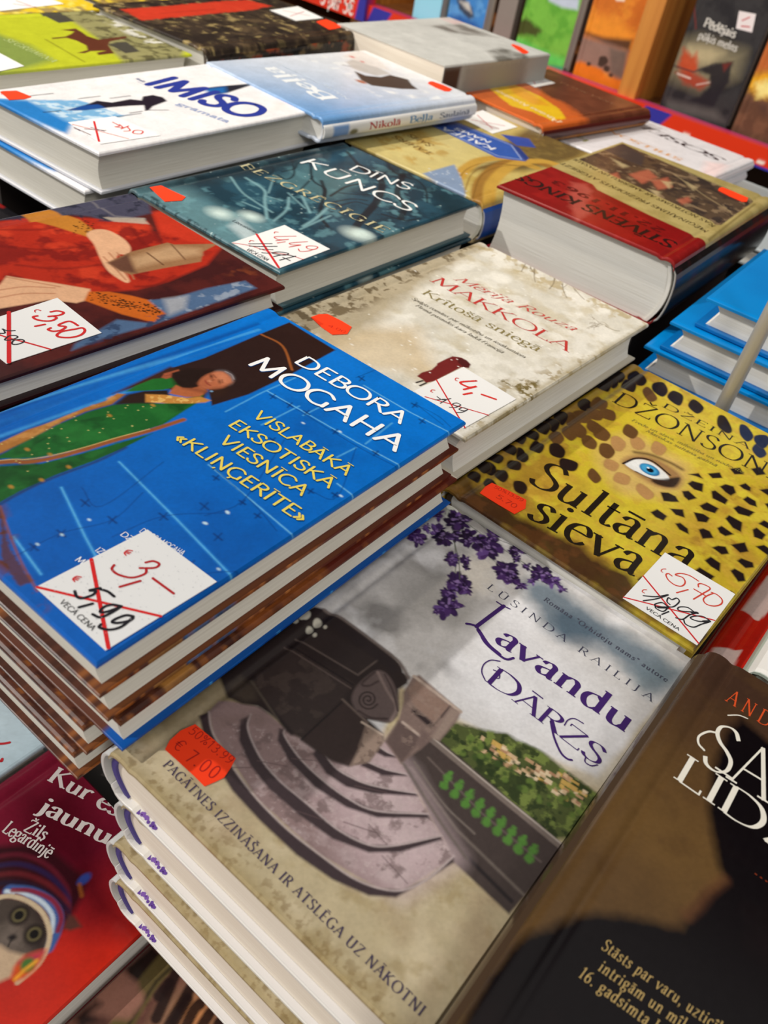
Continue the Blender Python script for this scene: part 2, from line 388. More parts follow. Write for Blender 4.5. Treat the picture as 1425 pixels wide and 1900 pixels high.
class Book:
    def __init__(s, name, label, group, bl, ang, z, w, h, t, cell=.8, base=(240, 240, 240), hard=True, mat=None, paper='white',
                 sq=.0035, board=.0026, turn=None, edge=None, bulge=.002, spine_col=None, page_curve=.003, cat='book', reader=None):
        s.w, s.h, s.t, s.hard, s.sq, s.board, s.bulge = w, h, t, hard, sq, board, bulge
        s.mat = mat or INK; s.paper = PAPER[paper]; s.turn = turn; s.edge = edge; s.spine_col = spine_col; s.pc = page_curve
        s.root = empty(name, (bl[0], bl[1], z-t), (0, 0, ang), label, cat, group)
        c, q = math.cos(ang), math.sin(ang)
        def to_mm(px, py):
            P = at(px, py, z); dx, dy = P[0]-bl[0], P[1]-bl[1]
            return ((dx*c+dy*q)*1000, (-dx*q+dy*c)*1000)
        s.to_mm = reader or to_mm
        s.sheet = Sheet(w*1000, h*1000, cell, s.to_mm, base)
        s.back = None
    # height of the cover's upper side over x (metres)
    def prof(s, x):
        x = np.asarray(x, float); z = np.zeros_like(x)
        if s.hard:
            r = min(.006, s.t*.3)
            z -= np.where(x < r, r-np.sqrt(np.maximum(r*r-(r-np.clip(x, 0, r))**2, 0)), 0)*.85
            z -= .0011*np.exp(-((x-.0115)/.0022)**2)
        else:
            r = .0012; z -= np.where(x < r, r-np.sqrt(np.maximum(r*r-(r-np.clip(x, 0, r))**2, 0)), 0)
        return z
    def cover(s, name, sheet, ztop, up, thick, mat):
        nx, ny = sheet.nx, sheet.ny; sg = 1 if up else -1
        X, Y = sheet.X/1000, sheet.Y/1000
        Z = ztop+sg*s.prof(X)
        k = np.ones((nx, ny)); k[0, :] = 0 if not s.hard else 1; k[-1, :] = 0; k[:, 0] = 0; k[:, -1] = 0
        Z = Z-sg*(1-k)*min(.0005, thick*.4)
        V = np.stack([X, Y, Z], -1).reshape(-1, 3); I = np.arange(nx*ny).reshape(nx, ny)
        a, b, c, d = I[:-1, :-1].ravel(), I[1:, :-1].ravel(), I[1:, 1:].ravel(), I[:-1, 1:].ravel()
        F = np.stack([a, b, c, d] if up else [d, c, b, a], 1).tolist()
        C = sheet.C.reshape(-1, 3)
        per = np.concatenate([I[:, 0], I[-1, 1:], I[-2::-1, -1], I[0, -2:0:-1]])
        cx, cy = s.w/2, s.h/2; e = .0004
        P0 = V[per].copy()
        ring = P0.copy(); ring[:, 0] += e*np.sign(P0[:, 0]-cx)*(np.abs(np.abs(P0[:, 0]-cx)-cx) < 1e-6); ring[:, 1] += e*np.sign(P0[:, 1]-cy)*(np.abs(np.abs(P0[:, 1]-cy)-cy) < 1e-6)
        ring[:, 2] -= sg*min(.0005, thick*.4)
        low = ring.copy(); low[:, 2] = ztop+sg*s.prof(P0[:, 0])-sg*thick*.92
        bot = P0.copy(); bot[:, 2] = ztop+sg*s.prof(P0[:, 0])-sg*thick
        n0 = len(V); m = len(per); V = np.vstack([V, ring, low, bot])
        ec = C[per] if s.edge is None else np.repeat(lin(s.edge)[None], m, 0)
        tc = ec if s.turn is None else np.repeat(lin(s.turn)[None], m, 0)
        C = np.vstack([C, ec, ec, tc])
        r1, r2, r3 = n0+np.arange(m), n0+m+np.arange(m), n0+2*m+np.arange(m)
        def band(A, B):
            A2, B2 = np.roll(A, -1), np.roll(B, -1)
            return np.stack([A, B, B2, A2] if up else [A2, B2, B, A], 1).tolist()
        F += band(per, r1)+band(r1, r2)+band(r2, r3)
        # underside, one strip per column of the front edge
        top = m-np.arange(1, 2)  # unused guard
        lo = r3[:nx]; hi = r3[nx+ny-2:nx+ny-2+nx][::-1]
        u = np.stack([lo[1:], lo[:-1], hi[:-1], hi[1:]] if up else [hi[1:], hi[:-1], lo[:-1], lo[1:]], 1)
        F += u.tolist()
        # lettering
        if sheet.quads:
            q = np.array(sheet.quads, float).reshape(-1, 2)/1000
            q[:, 0] = np.clip(q[:, 0], .0003, s.w-.0003); q[:, 1] = np.clip(q[:, 1], .0003, s.h-.0003)
            zq = ztop+sg*s.prof(q[:, 0])+sg*(.00012+np.repeat(sheet.qz, 4))
            n1 = len(V); V = np.vstack([V, np.column_stack([q, zq])])
            C = np.vstack([C, np.repeat(np.array(sheet.qcol), 4, 0)])
            qi = (n1+np.arange(len(q)).reshape(-1, 4))
            # face every lettering quad the same way as the sheet
            ar = np.cross(q.reshape(-1, 4, 2)[:, 2]-q.reshape(-1, 4, 2)[:, 0], q.reshape(-1, 4, 2)[:, 3]-q.reshape(-1, 4, 2)[:, 1])
            fl = (ar < 0) if up else (ar > 0); qi[fl] = qi[fl][:, ::-1]
            F += qi.tolist()
        return link_mesh(name, V, F, mat, s.root, C, smooth=False)
    def page_block(s):
        b = s.board if s.hard else .0004; q = s.sq if s.hard else .0003
        zs = np.linspace(b, s.t-b, 11); k = 1-(2*(zs-b)/(s.t-2*b)-1)**2
        xr = s.w-q-s.pc*k; x0 = .0055 if s.hard else .0006
        xl = x0-(s.bulge*1.2*k if s.hard else 0*k)
        V, F = [], []
        prof = [(xr[i], zs[i]) for i in range(11)]+[(xl[i], zs[i]) for i in range(10, -1, -1)]
        n = len(prof)
        for y in (q, s.h-q): V += [(x, y, z) for x, z in prof]
        F += [(i, n+i, n+(i+1) % n, (i+1) % n)[::-1] for i in range(n)]
        for i in range(10):
            a, b2, c, d = i, i+1, n-2-i, n-1-i
            F += [(d, a, b2, c), (n+c, n+b2, n+a, n+d)]
        o = link_mesh('page_block', V, F, s.paper, s.root)
        return o
    def spine(s):
        col = s.spine_col if s.spine_col is not None else s.sheet.C[0].mean(0)
        r = min(.006, s.t*.3)*.85 if s.hard else .0012
        n = 13; zs = np.linspace(r, s.t-r, n); k = np.sqrt(np.clip(1-(2*(zs-r)/(s.t-2*r)-1)**2, 0, 1)) if s.hard else np.zeros(n)
        sh = s.spine_sheet() if hasattr(s, 'spine_sheet') else None
        xo = -s.bulge*k; th = .0016 if s.hard else .0005
        xi = xo+th; V, C, F = [], [], []
        ny = 2 if sh is None else sh.nx
        ys = np.linspace(s.h, 0, ny)
        for j, y in enumerate(ys):
            for i in range(n):
                V.append((xo[i], y, zs[i]))
                if sh is None: C.append(col)
                else: C.append(sh.C[j, int(round(i/(n-1)*(sh.ny-1)))])
            for i in range(n): V.append((xi[i], y, zs[i])); C.append(lin((205, 203, 198)))
        m = 2*n
        for j in range(ny-1):
            for i in range(n-1):
                F.append((j*m+i, j*m+i+1, (j+1)*m+i+1, (j+1)*m+i)); F.append((j*m+n+i+1, j*m+n+i, (j+1)*m+n+i, (j+1)*m+n+i+1))
        for j, fl in ((0, False), (ny-1, True)):
            for i in range(n-1):
                f = (j*m+i, j*m+n+i, j*m+n+i+1, j*m+i+1); F.append(f[::-1] if fl else f)
        for i in (0, n-1):
            for j in range(ny-1):
                F.append((j*m+i, (j+1)*m+i, (j+1)*m+n+i, j*m+n+i))
        if sh is not None and sh.quads:
            fine = []
            for (a, b, c_, d_), c in zip(sh.quads, sh.qcol):
                a, b, c_, d_ = (np.array(k) for k in (a, b, c_, d_))
                for k in range(6): fine.append(((a+(d_-a)*k/6, b+(c_-b)*k/6, b+(c_-b)*(k+1)/6, a+(d_-a)*(k+1)/6), c))
            for q, c in fine:
                b0 = len(V)
                for (y, z) in q:
                    zz = r+(z/ (s.t*1000))*(s.t-2*r); kk = math.sqrt(max(0, 1-(2*(zz-r)/(s.t-2*r)-1)**2)) if s.hard else 0
                    V.append((-s.bulge*kk-.0002, s.h-y/1000, zz)); C.append(c)
                F.append((b0, b0+1, b0+2, b0+3))
        o = link_mesh('spine', V, F, s.mat, s.root, np.array(C), smooth=False)
        return o
    def endband(s, col):
        if not s.hard: return
        b = s.board; zs = np.linspace(b+.0006, s.t-b-.0006, 11); k = 1-(2*(zs-b)/(s.t-2*b)-1)**2
        for y0, y1 in ((s.sq-.0012, s.sq+.0002), (s.h-s.sq-.0002, s.h-s.sq+.0012)):
            V, F = [], []
            for i in range(11):
                x = .0055-s.bulge*1.2*k[i]
                V += [(x-.0004, y0, zs[i]), (x+.0022, y0, zs[i]), (x+.0022, y1, zs[i]), (x-.0004, y1, zs[i])]
            for i in range(10):
                for j in range(4): F.append((4*i+j, 4*i+(j+1) % 4, 4*i+4+(j+1) % 4, 4*i+4+j))
            F += [(3, 2, 1, 0), (40, 41, 42, 43)]
            link_mesh('endband', V, F, plain_mat('endband_%d_%d_%d' % tuple(col), col, .7), s.root)
    def finish(s, band=None, mat_back=None):
        if s.sheet.cell < 1.5: s.sheet.grain()
        s.front = s.cover('front_cover', s.sheet, s.t, True, s.board if s.hard else .0004, s.mat)
        bk = s.back
        if bk is None:
            bk = Sheet(s.w*1000, s.h*1000, 6 if not s.hard else 2, s.to_mm); bk.C[:] = lin(s.turn) if s.turn is not None else s.sheet.C.mean((0, 1))
        s.cover('back_cover', bk, 0.0, False, s.board if s.hard else .0004, s.mat)
        s.page_block(); s.spine()
        if band: s.endband(band)
        return s
    def stick(s, name, pts, base, draw=None, label=None, thick=.00022, lift=.00022, mat=None, mmpts=None, z0=None):
        """a price sticker or label glued on the cover; corners are photo points"""
        P = (np.array(mmpts, float) if mmpts is not None else np.array([s.to_mm(*p) for p in pts]))
        if P is not None:
            a = sum(P[i-1][0]*P[i][1]-P[i][0]*P[i-1][1] for i in range(len(P)))
            if a < 0: P = P[::-1]
        sh = Sheet(s.w*1000, s.h*1000, 20, s.to_mm, base)
        if draw: draw(sh)
        n = len(P); flat = z0 is not None; z0 = s.t+lift if z0 is None else z0; pz = [0.0 for p in P]
        V = [(p[0]/1000, p[1]/1000, z0+q) for p, q in zip(P, pz)]+[(p[0]/1000, p[1]/1000, z0+thick+q) for p, q in zip(P, pz)]
        C = [lin(base)]*(2*n)
        F = [tuple(range(n, 2*n)), tuple(range(n-1, -1, -1))]+[(i, (i+1) % n, n+(i+1) % n, n+i) for i in range(n)]
        for q, c, qz in zip(sh.quads, sh.qcol, sh.qz):
            b0 = len(V); qa = np.array(q); ar = np.cross(qa[2]-qa[0], qa[3]-qa[1])
            if ar < 0: q = q[::-1]
            V += [(x/1000, y/1000, z0+thick+.00008+qz) for x, y in q]; C += [c]*4
            F.append((b0, b0+1, b0+2, b0+3))
        return link_mesh(name, V, F, mat or LABEL, s.root, np.array(C), label=label)

def copy_book(b, label, group=None, dx=0, dy=0, z=None, drot=0, skip=()):
    r = b.root.copy(); COL.objects.link(r); r['label'] = label
    if group: r['group'] = group
    r.location.x += dx; r.location.y += dy; r.rotation_euler.z += drot
    if z is not None: r.location.z = z-b.t
    for ch in list(b.root.children):
        if any(ch.name.startswith(k) for k in skip): continue
        c = ch.copy(); COL.objects.link(c); c.parent = r
    return r

ORANGE = (255, 62, 18); RED = (205, 32, 38); BLACK = (28, 26, 30); CARD = (232, 233, 234)
# ------------------------------------------------------------------ the setting
def slab(name, b, mat):
    v, f = box_geo(*b); return structure(link_mesh(name, v, f, mat))
slab('floor', (-5, -3, -.78, 4, 1.9, -.75), plain_mat('floor_lino', (120, 112, 102), .5))
slab('wall_back', (-5, 1.86, -.75, 4, 1.92, 2.6), plain_mat('wall_dark_brown', (58, 36, 20), .7))

tb = empty('display_table', (0, 0, -.75), (0, 0, 0), 'low display table under all the piled books, mostly hidden', 'table')
tm = plain_mat('table_laminate', (52, 46, 44), .5)
boxes('table_top', [(-1.0, -.25, .71, .36, 1.2, .75)], tm, tb)
for x in (-.96, .28):
    for y in (-.21, 1.12): boxes('leg', [(x, y, 0, x+.05, y+.05, .71)], tm, tb)
TIER = []                               # blocks that lift the piles of the back rows
def lift(x0, y0, x1, y1, z): TIER.append((x0, y0, .75, x1, y1, .75+z-.0009))
# ------------------------------------------------------------------ front row: blue stack
b = Book('hardcover_book', 'blue hardcover with a woman in a green sari, topmost of its stack', 'blue sari hardcovers in one stack',
         (-.2823, .0905), .0117, .2254, .1344, .2079, .0189, .42, (0, 92, 184), sq=.003, board=.0025, paper='grey', turn=(92, 52, 38), bulge=.002)
S = b.sheet
S.grad((250, 1150), (800, 760), (0, 116, 212), 0, 1)
S.noise((0, 80, 165), 40, 3, .45, .7, .5)
d = lambda *p: zm(0, 560, 1.583, p)
for seg in (((330,300),(540,420),(800,570),(1030,692)), ((840,270),(1080,410),(1290,517)), ((20,690),(260,890),(460,1058)), ((700,790),(820,880))):
    S.line(zm(380,620,2.85,seg), 1.0, (30, 130, 215), .5, .8); S.line(zm(380,620,2.85,seg), .45, (130, 205, 242), .3, .8)
for seg in (((110,410),(300,310),(480,230)), ((520,430),(640,370)), ((850,580),(990,470)), ((700,650),(800,600)), ((300,480),(500,380))): S.line(zm(380,620,2.85,seg), .7, (90, 180, 235), .4, .8)
for seg in (((350,470),(520,640),(680,805)), ((180,545),(250,690),(310,800)), ((40,690),(120,800)), ((-200,760),(-60,900))): S.line(d(*seg), 1.4, (40, 140, 220), .5, .8); S.line(d(*seg), .5, (110, 195, 240), .3, .7)
random.seed(4)
for seg in (((30,755),(180,680),(330,640),(420,560)), ((330,690),(480,630),(660,620)), ((240,545),(300,600),(480,470)), ((470,850),(600,800),(720,790)), ((-200,900),(-60,800),(30,755))):
    S.line(d(*seg), .4, (0, 60, 135), .3, .8, True)
for seg in (((0,960),(190,890),(330,700),(420,560)), ((800,230),(900,190)), ((1110,370),(1230,430),(1300,490)), ((370,330),(540,430),(800,590),(1030,710)), ((1120,372),(1260,480)), ((60,720),(260,900),(380,1040)), ((560,830),(700,860),(800,600))):
    S.line(zm(380,620,2.85,seg), .4, (0, 56, 128), .3, .8, True)
for x, y in ((830,235),(450,375),(690,515),(905,630),(1110,375),(1150,460),(540,415),(360,330),(690,850),(280,960),(200,890),(360,560),(60,760),(560,830)):
    q = zm(380,620,2.85,((x-16,y-10),(x+14,y+10),(x-12,y+12),(x+12,y-12))); S.line(q[:2], .8, (0, 44, 108), .4, .9); S.line(q[2:], .6, (0, 44, 108), .4, .9)
for x, y in ((180,680),(330,640),(100,720),(480,630),(600,600),(640,690),(250,590),(560,770),(400,700)):
    q = d((x-12,y-9),(x+12,y+10),(x-10,y+11),(x+11,y-10)); S.line(q[:2], .7, (0, 44, 108), .4, .85); S.line(q[2:], .5, (0, 44, 108), .4, .85)
for x, y in ((720,855),(120,940),(715,515),(5,1000),(520,470)): S.blob(zm(380,620,2.85,((x,y),))[0], .9, (205, 230, 242), .3, .9, ry=.6)
for x, y in ((182,684),(600,650),(668,620),(642,785),(262,640),(110,712)): S.blob(d((x, y))[0], .8, (190, 222, 240), .3, .9, ry=.5)
# beams along the back edge
for y0, y1, c in ((330, 60, (0, 80, 165)), (318, 82, (70, 160, 225)), (352, 95, (20, 110, 200)), (405, 120, (0, 75, 155)), (395, 128, (60, 150, 220))):
    S.line(d((-420, y0+150), (0, y0), (760, y1)), 2.0, c, .8, .8)
# dark doorway and orange arch
S.poly(d((485,200),(600,165),(770,92),(850,60),(985,142),(860,210),(730,272),(622,305),(612,250)), (44, 26, 24), .5)
S.poly(d((330,270),(500,190),(620,230),(600,290),(440,240)), (60, 34, 26), 1)
S.line(d((768,96),(830,130),(858,200)), 1.3, (150, 84, 40), .4, 1, True)
# sari and the woman leaning in the doorway
fa = lambda *p: zm(270, 640, 4.327, p); fb = lambda *p: zm(0, 640, 3.173, p)
S.poly(fb((-700,900),(0,575),(160,500),(300,455),(500,370),(620,330),(690,285),(740,290),(660,350),(500,395),(330,470),(180,560),(0,640),(-700,980)), (170, 112, 52), .5)
S.noise((206, 150, 84), 5, 88, .5, .66, .6, fb((-700,900),(0,575),(500,370),(690,285),(740,290),(500,395),(180,560),(-700,980)), soft=.5)
S.poly(fb((-700,980),(0,640),(180,560),(330,470),(500,395),(660,350),(740,292),(830,300)), (40, 26, 18), 1.2, .8)
S.poly(fb((-700,1060),(0,650),(180,560),(340,470),(520,395),(660,355),(800,335),(960,345),(1200,290),(1180,330),(1090,385),(960,470),(760,530),(500,610),(240,660),(0,670)), (24, 96, 38), .5)
S.poly(fb((-700,1180),(0,715),(240,700),(500,635),(760,560),(900,520),(720,610),(560,680),(330,765),(120,860),(-60,960),(-700,1260)), (26, 90, 36), .4)
S.line(fb((-60,975),(120,870),(330,775),(560,690),(740,605)), 1.0, (40, 20, 16), .8, .8, True)
S.poly(fb((690,350),(760,290),(850,270),(990,265),(1000,310),(900,345),(800,345)), (40, 25, 20), .8); S.poly(fb((740,275),(800,240),(900,200),(1010,190),(1060,240),(960,265),(850,270)), (30, 104, 40), .5); S.poly(fb((690,345),(760,295),(850,280),(880,300),(800,330)), (44, 26, 20), 1.2, .85)
S.noise((12, 58, 22), 8, 8, .5, .66, .6, fb((-700,1000),(340,470),(960,345),(1180,330),(760,560),(-700,1260)), soft=.6); S.noise((40, 120, 50), 12, 9, .55, .68, .5, fb((-700,1000),(340,470),(960,345),(1180,330),(760,560),(-700,1260)), soft=.6)
S.line(fb((-700,790),(0,692),(150,690),(300,668),(500,615),(680,560),(880,505),(1080,440)), 2.3, (150, 84, 40), .5, 1, True); S.line(fb((-700,772),(0,680),(150,674),(300,652),(500,602),(680,548),(880,495)), .5, (214, 176, 110), .25, .9, True)
rs = random.Random(21)
for k in range(44): x = rs.uniform(-300, 900); S.blob(fb((x, 640-.28*x+rs.uniform(-100, 60)+(90 if x < 300 and rs.random() < .4 else 0)))[0], .32, (206, 196, 120), .2, .9)
for x, y in ((645,415),(160,615),(405,718),(245,795),(65,835),(295,645),(900,355)): S.blob(fb((x, y))[0], 1.2, (176, 128, 50), .4, .9, ry=.8)
S.poly(fa((0,395),(150,400),(340,425),(440,415),(525,445),(480,462),(350,470),(150,468),(0,460)), (196, 134, 62), .6); S.noise((232, 190, 110), 2.0, 5, .52, .6, .7, fa((0,395),(150,400),(340,425),(525,445),(350,470),(0,460)), soft=.3)
S.poly(fa((200,215),(330,190),(480,190),(560,200),(520,240),(440,290),(430,350),(330,355),(240,320)), (34, 20, 17), 1.5)
S.poly(fa((188,390),(215,350),(245,322),(300,345),(370,350),(440,330),(500,372),(460,400),(430,415),(330,420)), (176, 98, 60), .6); S.poly(fa((300,350),(420,345),(490,372),(440,385)), (128, 66, 42), 1.2, .7)
S.poly(fa((128,262),(150,228),(200,215),(265,196),(270,208),(212,225),(206,262),(165,272)), (160, 84, 56), .5); S.line(fa((150,250),(200,240)), .3, (90, 40, 30), .2, .8)
S.poly(fa((560,215),(620,198),(680,218),(716,262),(706,300),(670,330),(640,300)), (84, 76, 78), 1.0, 1, True)
S.poly(fa((425,310),(450,268),(500,235),(560,218),(620,218),(668,250),(690,292),(660,325),(620,348),(555,358),(490,356),(445,340)), (182, 104, 70), .9, 1, True)
S.poly(fa((560,225),(620,225),(668,255),(685,292),(650,315),(600,300),(570,260)), (206, 130, 94), 2.2, .8, True); S.poly(fa((430,310),(470,270),(520,290),(500,345),(450,335)), (160, 86, 58), 2, .6)
S.blob(fa((528,252))[0], 1.5, (70, 34, 24), .7, .9, ry=.7, rot=-.6); S.blob(fa((594,296))[0], 1.3, (70, 34, 24), .7, .85, ry=.6, rot=-.6)
S.line(fa((545,238),(565,262)), .5, (90, 44, 32), .5, .7); S.line(fa((615,280),(620,305)), .5, (96, 50, 36), .5, .7)
S.line(fa((548,280),(510,292),(505,302)), .5, (120, 58, 40), .5, .8, True); S.blob(fa((515,290))[0], .9, (214, 140, 104), .7, .8); S.line(fa((480,288),(494,310),(520,325)), .7, (136, 52, 44), .4, .9, True)
S.poly(fa((560,350),(620,345),(680,320),(640,400),(520,420),(480,380)), (50, 30, 22), 2, .8); S.line(fa((640,212),(690,238),(710,275)), .5, (170, 162, 166), .4, .8, True); S.line(fa((650,225),(685,250),(700,290)), .4, (130, 122, 126), .4, .8, True); S.blob(fa((530,372))[0], .7, (120, 160, 196), .3, .9)
# rust along the tail by the spine
S.noise((104, 52, 30), 8, 5, .50, .58, .95, d((-420,700),(0,590),(40,700),(110,840),(130,900),(0,790),(-420,560)), soft=3)
S.poly(d((0,610),(14,640),(30,720),(70,790),(105,820),(60,830),(20,790),(0,740)), (88, 48, 34), .6, .85, rough=1.2, rs=3)
S.line(d((0,600),(20,660),(60,760),(110,850)), .8, (140, 76, 40), .4, .8, True)
W2 = (250, 251, 252); SH = ((.45, -.5), (0, 60, 125)); YE = (240, 218, 96)
kw = dict(thick=12, serif=False); dd = lambda *p: zm(380, 620, 2.85, p)
S.text('DEBORA', *dd((465,143),(1037,477)), 9.2, W2, SH, **kw)
S.text('MOGAHA', *dd((222,155),(1012,624)), 11.6, W2, SH, **kw)
kw = dict(thick=12, serif=False); cp = 6.4; sh = ((.35, -.4), (0, 60, 110))
S.text('VISLABĀKĀ', *dd((245,432),(748,750)), cp, YE, sh, **kw)
S.text('EKSOTISKĀ', *dd((118,480),(658,818)), cp, YE, sh, **kw)
S.text('VIESNĪCA', *dd((66,565),(514,858)), cp, YE, sh, **kw)
S.text('«KLIŅĢERĪTE»', *d((508,402),(884,650)), cp, YE, sh, **kw)
e = lambda *p: zm(40, 960, 3.5625, p); kw = dict(thick=11, serif=False); cp = e((775,95),(795,66))
S.text('DEBORA MOGAHA', *e((775,97),(1060,255)), cp, W2, **kw)
S.text('DZIMUSI', *e((648,117),(850,250)), cp, W2, **kw)
S.text('IZDOTA', *e((482,222),(650,330)), cp, W2, **kw)
S.text('MĪL', *e((350,285),(440,340)), cp, W2, **kw)
bk = Sheet(134.4, 207.9, 1.0, b.to_mm, (92, 52, 38))
bk.noise((60, 32, 26), 6, 4, .45, .6, .8); bk.noise((150, 90, 46), 5, 6, .6, .7, .8)
bk.poly([(120,20),(134.4,20),(134.4,34),(120,34)], (184, 130, 66), 1, mm=True, rough=1); bk.poly([(124,36),(134.4,36),(134.4,60),(124,60)], (46, 120, 178), 1.5, mm=True, rough=2, seed=3)
bk.poly([(120,60),(134.4,60),(134.4,110),(120,110)], (150, 84, 40), 2, mm=True, rough=4, seed=5); bk.poly([(120,110),(134.4,110),(134.4,207.9),(120,207.9)], (104, 40, 30), 2, mm=True)
for i in range(30): bk.blob((131.5+random.uniform(-2, 2), random.uniform(62, 200)), 1.6, (190, 120, 64), .8, .9, mm=True)
bk.blob((131, 7), 5, (150, 84, 34), .6, mm=True); bk.blob((131, 7), 2.2, (84, 40, 20), .5, mm=True)
b.back = bk; b.turn = None
b.spine_col = lin((0, 92, 180)); b.finish((226, 222, 214))
BLUE = b
# price label, torn orange sticker
def draw(sh):
    sh.pen([e((105,468),(920,660))], 1.05, (214, 30, 32)); sh.pen([e((462,285),(575,868))], 1.35, (214, 30, 32))
    sh.pen([e((820,305),(870,296),(910,315),(880,340),(782,342)), e((825,345),(815,380),(730,405),(640,385),(598,350),(612,322))], .95, (178, 26, 34))
    sh.pen([e((650,466),(785,427)), e((868,410),(1005,510))], 1.0, (178, 26, 34))
    sh.pen([e((733,228),(700,225),(680,242),(690,258)), e((685,240),(712,248)), e((690,232),(722,240))], .5, (205, 40, 44))
    sh.pen([e((395,402),(362,398),(340,415),(352,432)), e((345,415),(372,422)), e((352,406),(382,412))], .5, (205, 40, 44))
    sh.pen([e((352,495),(365,530),(400,542),(470,520),(490,495),(448,490),(520,475)), e((520,482),(570,498),(612,530)), e((470,578),(380,602)),
            e((660,595),(600,585),(545,600),(520,632),(560,632),(640,605),(660,595),(590,640),(520,668),(470,648)),
            e((738,662),(690,655),(620,680),(600,700),(640,705),(715,690),(735,670),(660,730),(580,750),(515,735),(525,715))], 1.05, (22, 20, 30))
    sh.text('VECĀ CENA', *e((248,568),(466,757)), e((248,568),(272,540)), BLACK, thick=12, serif=False)
    rs = random.Random(3); dots = []
    for k in range(170):
        x, y = rs.uniform(.02, .98), rs.uniform(.02, .98)
        p = np.array(e((92,468))[0])*(1-x)*(1-y)+np.array(e((832,85))[0])*(1-x)*y+np.array(e((1290,430))[0])*x*y+np.array(e((555,885))[0])*x*(1-y)
        disc(sh.to_mm(*p), rs.uniform(.08, .2), dots, 6)
    sh.ink(dots, (178, 180, 186))
b.stick('price_label', e((92,468),(832,85),(1290,430),(555,885)), CARD, draw, 'white price label with a red cross and red 3,-')
def brown_copy(label, top, dx, dy, rot, blue=False):
    b = Book('hardcover_book', label, 'rust edged hardcovers in the sari stack', (-.2823+dx, .0905+dy), rot, top, .1344, .2079, .0187, 1.2, (96, 54, 40), sq=.0026, board=.0022, paper='grey', bulge=.002)
    S = b.sheet; S.noise((60, 32, 26), 6, 4, .45, .6, .8); S.noise((150, 90, 46), 5, 6, .6, .7, .8)
    S.poly([(116,20),(134.4,20),(134.4,34),(116,34)], (184, 130, 66), 1, mm=True, rough=1); S.poly([(116,60),(134.4,60),(134.4,110),(116,110)], (150, 84, 40), 2, mm=True, rough=4, seed=5); S.poly([(116,110),(134.4,110),(134.4,207.9),(116,207.9)], (104, 40, 30), 2, mm=True)
    if blue:
        b.back = Sheet(134.4, 207.9, 1.2, b.to_mm, (0, 84, 170)); b.back.noise((0, 60, 140), 14, 4, .45, .6, .6); b.back.poly([(0,-2),(124,-2),(124,8),(0,8)], (96, 54, 40), 1, mm=True, rough=1)
        for yy in (40, 78, 112, 150, 186): b.back.line([(120, yy), (134.4, yy+2)], 1.2, (60, 150, 220), .6, mm=True)
    else: b.back = bk
    b.spine_col = lin((90, 50, 38)); b.finish((226, 222, 214)); return b
brown_copy('rust-brown edged hardcover second from the top, right under the sari cover', .2254-.0191, -.002, .0035, .0117)
brown_copy('rust-brown edged hardcover third from the top of the sari stack, above a blue strip', .2254-.0381, .0005, .0065, .0117, True)
b = brown_copy('rust-brown edged hardcover fourth from the top of the sari stack', .2254-.0571, -.0175, .004, .004)
copy_book(b, 'rust-brown edged hardcover lowest seen of the sari stack, above the burgundy cat book', None, -.004, -.003, .2254-.0761, .0)
lift(-.285, .15, -.175, .30, .2254-.0761-.0187)

# ------------------------------------------------------------------ front row: the lavender stack
b = Book('hardcover_book', 'stone steps and lavender hardcover with an orange 7.00 sticker, topmost of its stack', 'lavender hardcovers in one stack',
         (-.1541, .0974), .0057, .1650, .1456, .2141, .0329, .40, (186, 172, 140), paper='cream', bulge=.006, sq=.003, board=.0025, turn=(226, 224, 220), spine_col=lin((222, 222, 222)), page_curve=.002)
S = b.sheet; g = lambda *p: zm(200, 900, 1.29545, p)
S.noise((204, 190, 160), 14, 2, .45, .7, .8); S.noise((164, 146, 108), 8, 9, .55, .75, .7); S.noise((150, 120, 92), 30, 19, .55, .7, .35)
S.line([(204,1390),(320,1500),(520,1700),(775,1957)], 5.5, (150, 130, 82), 3, .6); S.noise((120, 96, 54), 2.2, 33, .55, .62, .5, [(195,1385),(230,1360),(800,1930),(775,1970)], soft=3)
# sky
sky = g((270,450),(480,290),(810,20),(1420,420),(1175,700),(1060,650),(900,590),(840,560),(700,480),(640,640),(330,520))
S.poly(sky, (206, 204, 204), 1.5)
S.noise((128, 126, 126), 22, 11, .42, .7, .8, g((200,480),(810,20),(1000,150),(850,520),(500,400)), soft=4)
S.noise((232, 232, 236), 22, 12, .45, .65, .9, sky, soft=2)
S.poly(g((1010,250),(1060,240),(1200,330),(1350,430),(1330,480),(1240,440),(1150,380),(1070,360),(1040,320)), (92, 112, 128), 5, .85, True, rough=5, rs=14)
S.poly(g((1090,300),(1180,350),(1160,400),(1090,370)), (66, 88, 106), 4, .7, True, rough=4, rs=10)
S.poly(g((1270,440),(1390,440),(1340,500),(1280,490)), (112, 128, 138), 5, .8, True, rough=4, rs=10)
S.poly(g((760,200),(840,230),(880,330),(800,340),(700,270)), (138, 136, 134), 6, .6, True, rough=5, rs=12)
S.poly(g((850,180),(930,190),(900,260),(840,240)), (222, 216, 206), 5, .7, True, rough=4)
S.poly(g((940,310),(1100,400),(1230,560),(1190,690),(1060,640),(850,540),(820,460)), (228, 228, 232), 9, .8, True)
